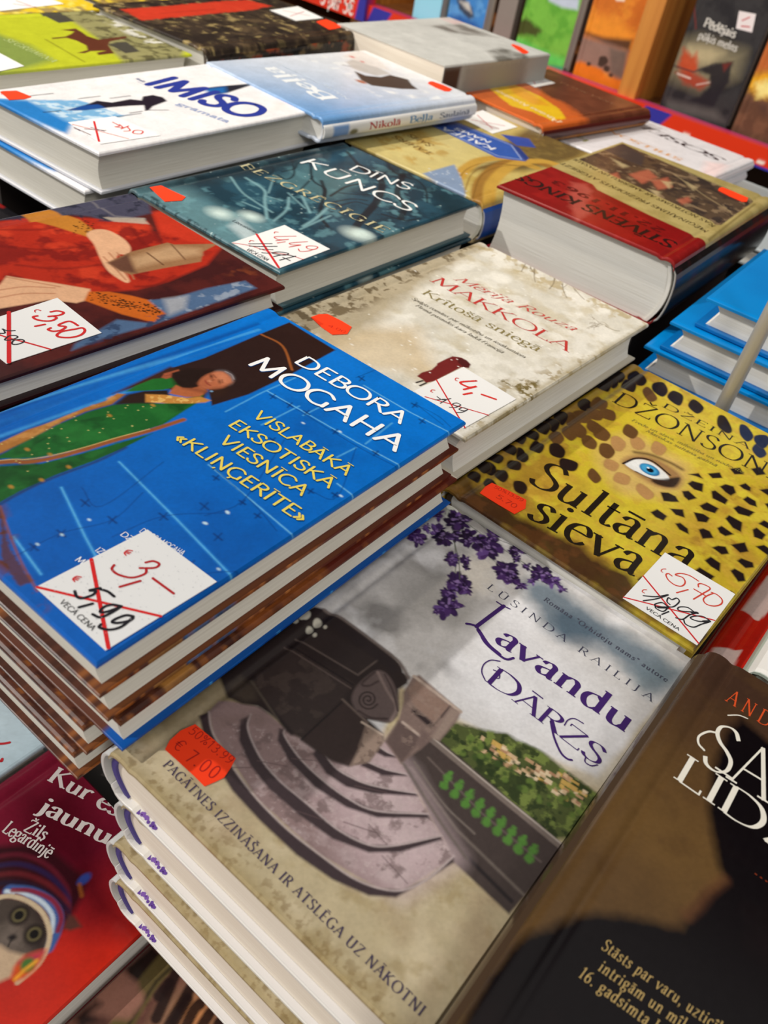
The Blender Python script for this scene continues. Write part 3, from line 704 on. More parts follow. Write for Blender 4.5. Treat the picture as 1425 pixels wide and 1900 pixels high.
# town and trees
tr = g((812,565),(870,580),(960,600),(1040,640),(1180,745),(1120,850),(1080,855),(960,760),(780,620))
S.poly(tr, (78, 88, 48), 1, rough=1.2, rs=6)
S.noise((116, 132, 66), 4.5, 21, .5, .6, .9, tr, soft=1); S.noise((44, 56, 30), 4, 22, .55, .64, .9, tr, soft=1)
rs = random.Random(6)
for k in range(75):
    t = rs.random(); x = 900+t*270+rs.uniform(-20, 10); y = 612+t*128+rs.uniform(-6, 46)*(.6+.6*t)
    w_, h_ = rs.uniform(8, 22), rs.uniform(5, 11)
    c = rs.choice([(206, 176, 140), (190, 152, 116), (222, 200, 168), (170, 128, 100), (200, 164, 90)])
    S.poly(g((x, y), (x+w_, y+w_*.62), (x+w_+h_*.4, y+w_*.62-h_), (x+h_*.4, y-h_)), c, .25, .9)
for k in range(60):
    t = rs.random(); S.blob(g((850+t*290, 600+t*170+rs.uniform(-12, 50)))[0], rs.uniform(.6, 1.8), rs.choice([(60, 80, 38), (96, 118, 54), (40, 54, 28)]), .5, .85)
# balustrade
S.poly(g((768,612),(790,606),(1092,862),(1075,905),(965,1032),(830,905),(760,745),(700,690),(716,640)), (68, 58, 56), .6)
S.line(g((778,612),(930,738),(1088,868)), 2.6, (120, 108, 102), .4); S.line(g((782,608),(932,733),(1090,862)), .7, (176, 166, 158), .3)
S.line(g((770,655),(900,790),(1040,905)), .8, (100, 88, 84), .4); S.line(g((730,680),(840,830),(1000,985)), 1.1, (108, 98, 92), .5); S.line(g((725,690),(800,830),(970,1000)), 1.6, (40, 34, 36), .5)
for i in range(9):
    x, y = 818+i*25.5, 702+i*22.0
    for dx, dy, r in ((0, 0, 1.9), (-5, 10, 1.0), (-10, 20, 2.0), (6, -10, 1.0)): S.blob(g((x+dx, y+dy))[0], r*.88, (84, 136, 56), .6, .9, rough=.5, seed=i)
# steps
zz = lambda *p: zm(280, 1100, 2.375, p)
S.poly(zz((0,560),(150,440),(300,330),(420,400),(480,540),(300,620),(240,560),(215,540),(150,600),(60,640)), (128, 114, 88), 3, .8, rough=2)
S.poly(zz((255,520),(300,470),(480,500),(600,600),(760,690),(960,740),(1000,670),(1040,650),(1130,800),(1175,890),(1225,980),(1280,1072),(1335,1165),(1110,1312),(1000,1302),(740,1152),(470,912),(275,622)), (142, 120, 120), .6)
S.poly(zz((660,800),(960,740),(1000,670),(1040,650),(1130,800),(1175,890),(1225,980),(1280,1072),(1335,1165),(1110,1312),(900,1240),(800,1060)), (178, 156, 160), 7, .9)
S.poly(zz((860,880),(1000,690),(1130,800),(1175,890),(1225,980),(1280,1072),(1335,1165),(1110,1312),(1020,1200)), (206, 186, 190), 9, .6)
tread = zz((300,560),(600,620),(960,740),(1130,800),(1280,1072),(1335,1165),(1110,1312),(740,1152),(470,912))
S.noise((190, 172, 174), 6, 41, .5, .7, .5, tread, soft=1); S.noise((112, 94, 94), 5, 42, .55, .68, .7, tread, soft=1); S.noise((200, 184, 184), 1.6, 43, .62, .72, .35, tread, soft=1)
rise = [([(255,520),(275,620),(370,780),(470,910),(600,1040),(740,1150),(880,1250),(1000,1300),(1110,1310),(1220,1260),(1335,1160)],[(1335,1188),(1200,1275),(1080,1342),(960,1334),(800,1264),(640,1154),(480,1004),(360,874),(290,764),(235,644),(212,535)]),
        ([(440,535),(428,600),(480,720),(560,820),(690,930),(820,1040),(960,1110),(1080,1112),(1280,1070)],[(1280,1088),(1100,1142),(960,1144),(800,1084),(660,984),(520,864),(440,764),(388,650),(392,560)]),
        ([(592,600),(590,630),(650,720),(740,810),(860,900),(990,960),(1220,974)],[(1225,992),(1000,990),(860,944),(720,854),(610,744),(558,650),(566,598)]),
        ([(755,680),(765,705),(820,775),(920,830),(1020,858),(1170,882)],[(1175,896),(980,884),(860,854),(770,794),(712,710),(740,678)]),
        ([(935,735),(1030,776),(1125,798)],[(1127,808),(1020,804),(925,762)]), ([(1000,672),(1040,700),(1075,715)],[(1078,726),(1030,722),(985,700)])]
for a_, b_ in rise:
    S.poly(zz(*(a_+b_)), (62, 50, 54), .6); S.line(zz(*a_), .7, (206, 190, 190), .4, .65, True)
for a_ in (((270,540),(300,600),(390,570),(400,540)), ((420,540),(470,520),(520,560),(480,600)), ((590,610),(640,610),(640,640))): S.poly(zz(*a_), (128, 108, 106), 2, .7)
for a_, b_ in (((470,740),(600,765)), ((620,730),(730,740)), ((850,1010),(1000,1060)), ((1020,1160),(1130,1280)), ((960,1020),(1040,1110)), ((900,850),(1040,880)), ((340,770),(440,770)), ((640,960),(760,1000))): S.line(zz(a_, b_), .35, (92, 74, 76), .3, .8)
# monument
S.poly(zz((300,370),(340,300),(470,190),(600,110),(720,60),(760,70),(850,115),(950,190),(1060,270),(1105,320),(1112,350),(1140,370),(1130,400),(1092,425),(1085,540),(1050,570),(960,560),(1022,620),(1025,650),(960,742),(870,762),(800,740),(720,690),(660,640),(600,610),(560,560),(470,500),(400,490),(340,460)), (46, 37, 37), .8)
S.poly(zz((430,400),(600,225),(890,405),(845,470),(670,640),(600,600),(520,500)), (56, 46, 45), 1.2); S.noise((78, 66, 62), 5, 61, .5, .64, .6, zz((430,400),(600,225),(890,405),(670,640)), soft=2)
S.poly(zz((640,200),(760,150),(1000,295),(912,362)), (50, 41, 41), 1.0); S.line(zz((640,200),(912,362),(1002,294)), .9, (96, 84, 80), .4, .9); S.line(zz((600,222),(890,405)), .9, (36, 28, 30), .4); S.line(zz((590,236),(880,420)), .6, (104, 90, 86), .4, .8)
S.poly(zz((740,80),(850,130),(1050,280),(1095,340),(1060,350),(900,220),(750,120)), (44, 36, 38), 1.0); S.line(zz((765,75),(850,118),(1060,275),(1108,325),(1135,375)), 1.6, (112, 100, 96), .6, .9, True)
S.line(zz((430,380),(520,500),(620,620)), 1.4, (38, 30, 32), .8); S.poly(zz((345,400),(400,360),(440,390),(470,470),(420,480),(350,450)), (76, 66, 58), 1.6, .8, rough=1); S.line(zz((440,385),(560,560)), .8, (100, 90, 80), .6, .7)
for x, y, r in ((682,95,2.2),(735,130,2.0),(700,160,1.6),(638,122,1.2),(722,185,.9),(768,150,.8),(665,105,1.3)): S.blob(zz((x, y))[0], r, (208, 204, 190), .4, .95, ry=r*1.4, rot=.6)
S.poly(zz((845,475),(950,570),(1020,622),(960,742),(870,764),(790,735),(660,650),(700,600)), (58, 46, 45), .8); S.line(zz((845,478),(665,645)), .7, (30, 24, 26), .4); S.line(zz((845,470),(955,572)), .9, (110, 96, 90), .5)
S.poly(zz((948,585),(1018,622),(1026,655),(962,745),(880,762),(915,690)), (152, 132, 120), .8); S.noise((112, 94, 86), 3, 55, .5, .62, .8, zz((948,585),(1018,622),(1026,655),(962,745),(880,762)), soft=.6); S.line(zz((930,570),(1020,625)), 1.0, (190, 172, 158), .4)
S.poly(zz((884,470),(912,405),(985,345),(1030,350),(1070,400),(1092,480),(1088,535),(1050,572),(985,560),(920,535)), (100, 86, 85), .7, 1, True)
S.line(zz((1000,350),(1040,430),(1080,500),(1060,560)), 1.0, (140, 122, 118), .6, .9, True); S.line(zz((1030,360),(1065,430),(1088,520)), .7, (62, 50, 50), .4, .9, True); S.line(zz((985,350),(930,400),(960,410),(1000,390)), .9, (60, 48, 48), .5, .9, True)
sp_ = [(957+46*(1-k/26)*math.cos(k*.62+.5), 470+44*(1-k/26)*math.sin(k*.62+.5)) for k in range(24)]
S.line(zz(*sp_), .75, (54, 44, 44), .35, .95, True); S.line(zz((915,520),(970,550),(1040,555)), .9, (58, 46, 46), .5, .9, True)
# right pier
S.poly(zz((1112,440),(1150,372),(1182,362),(1368,522),(1352,562),(1272,652),(1240,640),(1182,692),(1102,752),(1030,652),(1090,560),(1112,480)), (126, 107, 101), .7)
S.poly(zz((1130,430),(1175,380),(1318,500),(1255,575),(1160,500)), (140, 116, 105), .8); S.poly(zz((1155,500),(1250,580),(1235,600),(1150,525)), (50, 40, 42), .7); S.line(zz((1160,368),(1365,524)), 1.5, (186, 168, 156), .4); S.line(zz((1318,500),(1255,575)), .9, (84, 70, 68), .4)
S.poly(zz((1320,510),(1366,524),(1270,650),(1235,640)), (152, 134, 124), .8, .9); S.poly(zz((1092,565),(1195,640),(1105,750),(1035,655)), (96, 80, 77), .8); S.line(zz((1110,570),(1198,640)), 1.2, (178, 160, 150), .4); S.poly(zz((1195,600),(1240,640),(1185,690),(1170,660)), (112, 94, 90), .8)
S.line(zz((1115,755),(1260,985),(1390,1170)), 1.3, (108, 98, 94), .5, .9, True); S.line(zz((1160,745),(1290,930),(1425,1060)), .8, (120, 110, 104), .4, .9, True)
S.noise((150, 130, 120), 3, 65, .58, .68, .4, zz((1112,440),(1182,362),(1368,522),(1102,752)), soft=.6)
# lavender
rs = random.Random(11)
S.line(g((810,40),(830,110),(836,200),(820,300)), .5, (90, 100, 80), .3, .9, True); S.line(g((820,60),(930,140),(1080,240)), .5, (90, 100, 80), .3, .9, True)
lv = lambda *p: zm(740, 900, 3.958, p)
def bunch(x, y, R, n, dark=.5):
    for k in range(n):
        a = rs.uniform(0, 6.28); r_ = R*rs.uniform(.1, 1)*.7; L = R*rs.uniform(.28, .5)
        c = rs.choice([(74, 46, 104), (98, 70, 136), (60, 36, 88)] if rs.random() > dark else [(42, 26, 64), (54, 32, 80), (34, 20, 50)])
        S.blob(lv((x+r_*math.cos(a), y+r_*math.sin(a)))[0], L/15.8*1.3, c, .3, 1, ry=L/15.8*.62, rot=-a+.5+rs.uniform(-.4, .4), rough=.3, seed=k)
    for k in range(n//4):
        a = rs.uniform(0, 6.28); r_ = R*rs.uniform(0, .6); S.blob(lv((x+r_*math.cos(a), y+r_*math.sin(a)))[0], R/15.8*.14, (150, 122, 182), .4, .7, ry=R/15.8*.09, rot=a)
for x, y, R, n, dk in ((440,245,100,60,.85),(140,380,75,36,.3),(290,215,55,22,.3),(285,330,60,28,.5),(200,310,40,14,.2),(330,385,75,36,.8),(410,370,60,30,.6),(520,390,80,40,.7),(650,450,105,64,.55),(690,360,60,24,.4),(590,420,60,24,.8),
                      (390,545,65,34,.5),(490,550,50,20,.6),(490,610,34,10,.4),(430,715,90,44,.75),(375,790,60,26,.3),(490,760,55,24,.5),(350,890,95,46,.5),(285,930,40,12,.1),(420,880,50,18,.4),
                      (850,480,58,28,.6),(910,500,36,10,.3),(860,540,40,14,.6),(790,625,92,52,.6),(815,690,60,26,.3),(890,735,48,16,.4),(940,600,40,12,.5),(1050,650,80,40,.7),(985,700,40,14,.6),(1130,700,60,26,.5),(1195,765,42,14,.1)): bunch(x, y, R, n, dk)
S.line(lv((405,410),(440,560),(448,690)), .5, (84, 88, 72), .3, .9, True); S.line(lv((560,250),(700,380),(830,440)), .4, (70, 72, 66), .3, .9, True); S.line(lv((680,540),(740,590)), .35, (110, 108, 104), .3, .8)
for p in (((345,170),(365,150),(420,165),(400,185)), ((340,230),(355,170),(368,190),(352,240)), ((500,190),(540,240),(520,240))): S.poly(lv(*p), (196, 200, 190), .4, .85)
PU = (66, 38, 108); PUD = (60, 50, 84)
S.text('LŪSINDA RAILIJA', (902,1091), (1209,1303), 4.3, (64, 66, 86), thick=9, thin=3.5, track=34)
S.text('Romāna "Orhideju nams" autore', (1008,1114), (1236,1266), 3.0, (72, 74, 90), thick=15, thin=6, track=14)
h = lambda *p: zm(820, 900, 2.822, p); k5 = lambda *p: zm(850, 1150, 2.478, p)
S.text('avandu', *h((268,815),(968,1304)), 13.6, PU, thick=14, thin=4.5, ang=18)
S.pen([h((180,742),(323,634))], 2.0, PU); S.pen([h((286,612),(318,632),(356,650))], .7, PU); S.pen([h((128,727),(160,733),(186,750),(225,825),(300,892),(340,914),(374,907))], 1.25, PU); S.pen([h((190,760),(240,835),(300,888))], 1.9, PU)
S.text('D', *k5((118,278),(258,376)), 10.8, PU, thick=12, thin=3.5, ang=18)
S.text('ĀRZS', *k5((250,372),(642,674)), 9.4, PU, thick=12, thin=3.5, ang=18)
S.pen([k5((122,276),(108,240),(118,206),(150,187),(192,192))], .55, PU); S.pen([k5((162,232),(188,244),(188,270),(164,268))], .45, PU)
S.pen([k5((425,470),(440,540),(470,610),(500,640),(522,646))], .9, PU); S.pen([k5((488,486),(505,462),(535,456),(575,478))], .5, PU); S.pen([k5((585,632),(583,655),(610,672),(640,668))], .5, PU)
S.text('PAGĀTNES IZZINĀŠANA IR ATSLĒGA UZ NĀKOTNI', (301,1421), (779,1887), 3.5, PUD, thick=13, thin=5, track=12)
b.finish((70, 60, 130))
LAV = b
def flap(sh):
    rs = random.Random(1)
    for x0 in (13, 17.5, 22):
        q = []
        for k in range(12): disc((x0+rs.uniform(-2.1, 2.1), rs.uniform(.8, 2.2)), rs.uniform(.5, .8), q, 8)
        sh.ink(q, rs.choice([(96, 64, 150), (120, 84, 168)]))
b.stick('jacket_flap', None, (224, 222, 222), flap, 'white jacket flap with purple petals', mmpts=[(8,.2),(141,.2),(141,2.9),(8,2.9)], z0=.0026)
c2 = lambda *p: zm(180, 1330, 4.75, p)
def draw(sh):
    k = (168, 24, 20)
    sh.text('50%13.99', *c2((800,142),(1165,430)), 3.6, k, thick=7, serif=False, track=6); sh.text('€', *c2((662,268),(722,318)), 4.6, k, thick=7, serif=False)
    sh.text('7.00', *c2((765,380),(1028,560)), 5.2, k, thick=8, serif=False, track=14)
b.stick('price_sticker', c2((865,70),(1040,215),(1222,372),(1178,455),(1120,540),(1040,578),(948,617),(850,520),(715,395),(600,292),(640,215),(735,128)), ORANGE, draw, 'orange sticker reading 50% 13.99 and 7.00 euro')
for i, (dx, dy, dr, lb) in enumerate(((.004, .001, .004, 'lavender hardcover second from the top, purple petals on its edge'), (.0, -.002, -.003, 'lavender hardcover third from the top, with an orange sticker line on its edge'),
                                   (.0005, -.003, .002, 'lavender hardcover lowest of the stack, above the burgundy cat book'))):
    copy_book(b, lb, None, dx, dy, .1650-.033*(i+1), dr, () if i == 1 else ('price',))
lift(-.13, .13, -.02, .30, .1650-.033*3-.0329)

# ------------------------------------------------------------------ front row, right: the brown dust jacket
b = Book('hardcover_book', 'dark brown jacketed hardcover with white title letters at the lower right', None, (-.0035, .083), .012, .187, .150, .2175, .034, .6, (92, 68, 40),
         mat=GLOSS, bulge=.004, spine_col=lin((74, 56, 40)))
S = b.sheet; k5 = lambda *p: zm(850, 1150, 2.478, p)
S.noise((112, 84, 46), 60, 2, .4, .7, .7); S.grad((1330, 1260), (1150, 1500), (62, 42, 34), .9, 0); S.noise((84, 60, 36), 12, 12, .5, .7, .4)
dark = (13, 8, 12)
S.poly(k5((1425,560),(1300,450),(1230,520),(1165,700),(1150,860),(1170,1000),(1195,1120),(1225,1200),(1130,1270),(1080,1340),(1030,1412),(940,1400),(860,1375),(760,1360),(640,1345),(540,1360),(430,1410),(330,1440),(240,1510),(140,1640),(20,1859),(0,2600),(2400,2600),(2400,900)), dark, 2.2, 1, False, rough=.8)
S.line(k5((1225,1195),(1150,1255),(1110,1310),(1055,1360)), 3, (116, 72, 48), 2, .45)
S.noise((24, 14, 16), 30, 3, .45, .7, .6, k5((1150,860),(1225,1200),(1030,1412),(540,1360),(20,1859),(2400,2600),(2400,900)))
WH = (238, 234, 222)
S.text('ANDREJS', *k5((1228,372),(1660,650)), k5((1235,375),(1290,335)), (216, 84, 42), thick=12, thin=4, track=34)
S.text('SALNAS', *k5((1108,650),(2130,1280)), 24, WH, thick=8.5, thin=3.2, ang=16)
S.pen([k5((1330,455),(1290,440),(1240,440))], .5, WH); S.pen([k5((1130,600),(1105,570),(1108,535),(1150,515),(1185,520))], .9, WH)
S.text('LĪDZ', *k5((985,722),(1560,1120)), k5((985,722),(1062,622)), WH, thick=11, thin=4, ang=14)
kw = dict(thick=10, thin=5, slant=.22, track=10); GO = (206, 176, 112)
S.text('Stāsts par varu, uzticību', *k5((655,1512),(1240,1935)), 4.0, GO, **kw)
S.text('intrigām un mīlestību', *k5((640,1610),(1190,2000)), 4.0, GO, **kw)
S.text('16. gadsimta Livonijā', *k5((548,1640),(1100,2040)), 4.0, GO, **kw)
S.text('......', *k5((1355,1165),(1500,1262)), 4, (130, 52, 28), thick=10)
b.finish((200, 196, 190))
lift(.005, .10, .13, .28, .187-.034)

# ------------------------------------------------------------------ beside it: red book and a pale one
b = Book('hardcover_book', 'red hardcover with white blocks, right of the yellow eye cover', None, (-.008, .306), .0, .155, .140, .21, .02, 1.0, (206, 34, 20), spine_col=lin((150, 12, 10)), mat=GLOSS, bulge=.0015)
S = b.sheet
q = lambda *p: zm(1200, 1000, 6.333, p)
for p in (((1120,830),(1425,420),(1700,600),(1320,955)), ((735,1365),(790,1265),(1120,1300),(1020,1500),(900,1450)), ((1380,520),(1640,160),(1800,260),(1560,640))): S.poly(q(*p), (238, 214, 214), .4)
b.finish((230, 60, 50))
lift(.002, .33, .12, .50, .155-.02)
b = Book('hardcover_book', 'pale grey-green backed hardcover end behind the brown jacketed book', None, (.0125, .309), .0, .184, .12, .18, .029, 2, (238, 236, 232), spine_col=lin((176, 186, 174)), bulge=.002, edge=(170, 182, 172), turn=(160, 172, 162), paper='grey')  # white book; grey-green edge, turn-in and spine colours paint its shaded sides
b.finish((190, 200, 190))

# ------------------------------------------------------------------ yellow cover with the eye
b = Book('hardcover_book', 'yellow latticed hardcover with a blue eye and price label 5,70', None, (-.1585, .3114), -.0249, .1745, .1475, .2152, .017, .42, (190, 166, 44), mat=GLOSS, paper='white', spine_col=lin((60, 44, 24)))
S = b.sheet; y = lambda *p: zm(800, 660, 2.28, p)
S.noise((176, 138, 50), 24, 2, .42, .62, .9); S.noise((206, 188, 58), 16, 3, .5, .66, .8); S.noise((150, 112, 44), 7, 4, .58, .7, .55)
S.poly(y((640,430),(830,240),(960,150),(1425,330),(1425,480),(1280,500),(1180,600),(900,900),(560,700)), (206, 188, 56), 10, .6)
S.noise((196, 160, 60), 5, 14, .55, .66, .5)
S.poly(y((60,585),(100,480),(200,560),(420,700),(560,760),(720,860),(830,930),(900,1000),(1425,1330),(1425,1425),(1115,1240)), (60, 36, 26), 4, .95, rough=5, rs=12)
S.noise((98, 62, 34), 9, 8, .5, .62, .7, y((60,585),(120,520),(560,790),(900,1010),(1115,1240)), soft=4)
S.poly(y((60,590),(130,420),(330,300),(560,180),(780,60),(870,60),(620,260),(420,330),(250,440),(170,560)), (140, 106, 40), 5, .5, rough=4)
# skin behind the lattice
S.poly(y((700,400),(840,330),(960,390),(1080,460),(1060,560),(940,600),(780,560)), (206, 172, 110), 6, .75, True)
HK = (34, 24, 24); HB = (98, 68, 38); HS = (176, 134, 84); HN = (30, 38, 66)
holes = [(872,95,HK),(838,126,HK),(968,140,HK),(925,165,HB),(1035,180,HK),(1120,215,HK),(1240,290,HK),(1332,328,HN),(1388,402,HN),(1400,360,HN),(785,80,HK),(760,100,HK),(735,122,HK),
 (745,250,HB),(655,208,HK),(640,256,HB),(692,246,HB),(712,202,HB),(722,330,HB),(668,366,HB),(742,402,HB),(690,300,HB),(600,272,HB),(548,258,HK),(530,346,HB),(512,288,HK),(588,328,HB),(620,315,HB),(470,300,HK),(448,384,HK),(532,402,HK),(385,420,HK),(352,462,HK),
 (298,505,HK),(245,475,HK),(182,510,HK),(222,466,HK),(272,428,HK),(330,392,HK),(378,350,HK),(420,330,HK),(580,460,HK),(690,508,HB),(762,462,HS),(806,520,HS),(872,370,HS),(790,372,HS),(962,392,HS),(905,575,HS),(842,320,HB),(376,556,HK),(250,545,HK),
 (1112,498,HK),(1198,500,HK),(1116,556,HK),(1084,590,HK),(1010,602,HK),(1222,606,HK),(1248,566,HK),(1330,556,HK),(1404,580,HK),(1346,616,HK),(1180,646,HK),(1326,660,HK),(1130,676,HK),(966,676,HK),(1286,706,HK),(1404,716,HK),(1062,730,HK),(1236,736,HK),(1150,756,HK),(1392,756,HK),
 (1226,820,HK),(1306,810,HK),(1392,820,HK),(1194,880,HK),(1322,880,HK),(1156,920,HK),(1300,926,HK),(1350,500,HK),(1420,480,HN),(1440,640,HK),(1470,560,HK)]
rs = random.Random(5)
hc = lambda *p: zm(1100, 880, 2.929, p)
for x, yy, c in holes:
    if x > 958 and yy > 470: continue
    a = -.5+rs.uniform(-.35, .35)+(1.0 if x > 1050 and yy > 480 else 0)+math.pi/2*0; n = rs.choice([4, 4, 5, 5])
    pts = []; L1, L2 = rs.uniform(32, 40), rs.uniform(21, 27)
    if x < 480: L1 *= .9; L2 *= .9
    for i in range(n):
        t = 2*math.pi*(i+.5)/n+rs.uniform(-.22, .22); px, py = L1*math.cos(t)*1.12, L2*math.sin(t)*1.12
        pts.append((x+px*math.cos(-a+.1)-py*math.sin(-a+.1), yy+px*math.sin(-a+.1)+py*math.cos(-a+.1)))
    S.poly(y(*pts), (120, 92, 30), .9, .6, True); S.poly(y(*pts), c, .4, 1, True)
for q in (((368,98),(410,100),(450,120),(468,150),(430,150),(385,145)), ((485,92),(520,90),(565,130),(520,142),(495,120)), ((515,50),(540,36),(600,52),(596,96),(550,82)), ((690,66),(720,54),(765,66),(778,100),(750,116),(720,96)), ((645,92),(665,88),(735,140),(720,164),(650,130)),
          ((580,170),(620,152),(684,186),(664,212),(600,192)), ((548,206),(600,215),(636,238),(620,262),(570,256)), ((418,186),(490,192),(500,236),(450,220)), ((314,206),(350,190),(404,228),(384,252),(340,232)), ((448,268),(475,264),(516,296),(522,326),(470,300)), ((575,300),(600,294),(636,310),(656,346),(596,350)),
          ((676,292),(700,280),(766,326),(720,336),(690,318)), ((720,240),(740,222),(812,262),(806,314),(760,290)), ((764,184),(790,170),(880,206),(850,230),(790,214)), ((815,136),(840,120),(885,146),(892,178),(850,164)), ((795,60),(830,48),(858,72),(856,92),(820,80)), ((648,398),(680,388),(722,394),(740,432),(700,436)), ((750,382),(826,370),(846,420),(800,426)),
          ((608,468),(640,448),(694,484),(690,530),(640,500)), ((784,470),(806,456),(870,480),(876,506),(830,510)), ((748,524),(770,512),(820,540),(830,580),(790,584)), ((556,522),(580,506),(662,556),(640,576)), ((868,300),(890,290),(940,330),(920,356),(876,340)), ((900,268),(930,250),(985,280),(970,306)), ((885,392),(930,384),(985,420),(950,440)),
          ((905,84),(950,78),(1000,110),(960,120)), ((935,160),(990,150),(1030,190),(960,196)), ((520,0),(575,-6),(598,24),(560,10)), ((625,-4),(690,-10),(704,20),(650,22)), ((745,-30),(800,-36),(820,0),(770,0)), ((860,-30),(910,-40),(940,0),(890,6)), ((735,640),(750,632),(772,650),(765,662)), ((242,572),(262,556),(276,560),(250,582))):
    S.poly(hc(*q), (130, 100, 36), 1.2, .5); S.poly(hc(*q), (32, 23, 24), .5, 1)
# eye
S.poly(y((805,448),(870,420),(960,440),(1060,510),(1040,560),(960,555),(880,510)), (150, 112, 74), 2, .9, True)
S.poly(y((818,455),(868,438),(930,450),(1000,505),(1000,530),(935,520),(870,492)), (224, 226, 226), .5, 1, True)
S.blob(y((924,482))[0], 6.2, (28, 98, 152), .4, ry=5.2); S.blob(y((922,480))[0], 5.0, (64, 156, 208), .9, ry=4.2); S.blob(y((926,484))[0], 2.2, (12, 18, 30), .4); S.blob(y((918,474))[0], .8, (230, 240, 246), .2)
S.line(y((812,456),(868,434),(935,446),(1010,505)), 1.5, (36, 24, 24), .4, 1, True); S.poly(y((985,522),(1052,515),(1030,556),(965,548),(930,525)), (36, 26, 26), 1, .95, True)
S.line(y((865,490),(930,520),(990,532)), .9, (60, 40, 34), .5, 1, True); S.line(y((862,408),(930,420),(1010,452),(1060,480)), 2.6, (70, 46, 32), 1.4, .85, True)
TX = (34, 28, 22)
S.text('DŽEINA', *y((975,215),(1345,398)), 6.6, TX, thick=10, thin=4, track=10)
S.text('DŽONSONE', *y((762,193),(1485,548)), y((772,192),(815,152)), TX, thick=10, thin=4, track=4)
S.text('Frede un slava, mīlestība un nodevība', *y((845,275),(1320,500)), 3.0, (120, 112, 60), thick=11, thin=6, slant=.2)
S.text('Marokas sultāna galmā', *y((905,320),(1205,470)), 3.0, (120, 112, 60), thick=11, thin=6, slant=.2)
cp = y((632,662),(718,570))
S.text('Sultāna', *y((402,528),(1085,915)), cp, TX, thick=12, thin=4)
S.text('sieva', *y((396,676),(862,938)), cp, TX, thick=12, thin=4)
b.finish((60, 46, 30))
def draw(sh): sh.text('50%13.99', *y((262,560),(385,622)), 2.6, (190, 40, 18), thick=8, serif=False); sh.text('5.70', *y((270,600),(355,650)), 3.6, (190, 40, 18), thick=8, serif=False)
b.stick('price_sticker', y((205,583),(228,556),(256,540),(330,574),(402,612),(398,648),(352,672),(280,630)), ORANGE, draw, 'orange sticker')
f5 = lambda *p: zm(1140, 1010, 5.481, p)
def draw(sh):
    sh.pen([f5((90,545),(1015,780))], .75, RED); sh.pen([f5((290,330),(850,1012))], .85, RED)
    r = (205, 64, 48)
    sh.pen([f5((850,380),(760,325),(670,303),(615,318),(690,345),(715,395),(680,432),(610,420),(545,370),(520,318),(545,305),(580,328)), f5((745,468),(628,500)),
            f5((850,440),(850,412),(890,410),(970,455),(900,505),(800,565)), f5((805,462),(930,535)), f5((1000,505),(930,535),(900,570),(930,615),(1010,635),(1080,615),(1090,570),(1040,520),(980,495))], .72, r)
    sh.pen([f5((520,258),(485,260),(470,280),(488,292)), f5((325,470),(292,470),(278,490),(300,502))], .45, r)
    k = (34, 34, 40)
    sh.pen([f5((290,530),(420,540),(545,520),(430,560),(290,582)), f5((540,655),(440,650),(405,620),(480,600),(540,640),(600,640),(655,590),(630,555),(580,570),(545,550),(530,590),(560,620)),
            f5((540,655),(490,690),(420,660),(410,630)), f5((548,692),(478,720)), f5((800,690),(740,650),(660,645),(640,670),(700,690),(840,700),(760,725),(690,770),(620,755)),
            f5((960,780),(890,740),(800,740),(770,760),(850,790),(960,795),(880,820),(800,850),(720,820),(700,775))], .7, k)
    sh.pen([f5((440,648),(540,650)), f5((780,700),(840,705)), f5((900,792),(965,790))], 1.3, k)
    sh.text('VECĀ CENA', *f5((308,660),(650,888)), f5((308,660),(326,640)), BLACK, thick=12, serif=False)
b.stick('price_label', f5((82,553),(512,88),(1225,512),(838,1032)), CARD, draw, 'white price label, 18,99 crossed out and 5,70 in red')
EYE_BOOK = b
copy_book(b, 'lower copy under the yellow eye cover, its pale page edge showing', None, -.001, -.001, .1572, .004, ('price',))
lift(-.145, .33, -.02, .50, .1402)

# ------------------------------------------------------------------ snow cover
b = Book('hardcover_book', 'snowy beige hardcover with red author name and price label 4,-', None, (-.3011, .3194), -.0188, .2041, .1453, .2116, .029, .45, (208, 205, 194), paper='white', bulge=.004, spine_col=lin((190, 186, 170)), sq=.0035)
S = b.sheet; m = lambda *p: zm(500, 400, 1.5405, p)
S.noise((196, 188, 166), 18, 3, .45, .65, .8); S.noise((226, 224, 216), 14, 4, .45, .62, .8)
S.poly(m((30,275),(150,190),(330,110),(590,65),(620,90),(480,170),(380,240),(290,320),(230,380),(160,380),(100,330)), (166, 154, 128), 6, .9, rough=5, rs=9)
S.noise((96, 82, 58), 5, 6, .52, .6, .85, m((30,280),(250,150),(590,65),(610,80),(400,190),(260,270),(110,340)), soft=4)
S.poly(m((130,360),(290,320),(420,320),(470,420),(560,500),(440,470),(380,440),(240,430)), (200, 182, 150), 8, .9)
S.poly(m((200,380),(330,350),(420,400),(390,440),(260,420)), (212, 198, 172), 6, .8)
S.noise((176, 160, 120), 7, 9, .52, .62, .8, m((560,70),(640,70),(900,190),(1085,300),(1080,330),(900,260),(760,200),(680,150)), soft=6)
S.noise((150, 132, 90), 5, 10, .56, .64, .7, m((590,500),(760,450),(1000,370),(1040,380),(740,520),(560,640)), soft=4)
S.noise((110, 96, 52), 2.6, 17, .5, .57, .95, m((555,640),(700,545),(730,530),(700,490),(640,470),(770,470),(760,530),(560,650)), soft=1.5)
S.line(m((555,636),(640,590),(780,490),(1075,315)), 3.5, (140, 124, 80), 1.6, .5)
rs = random.Random(8)
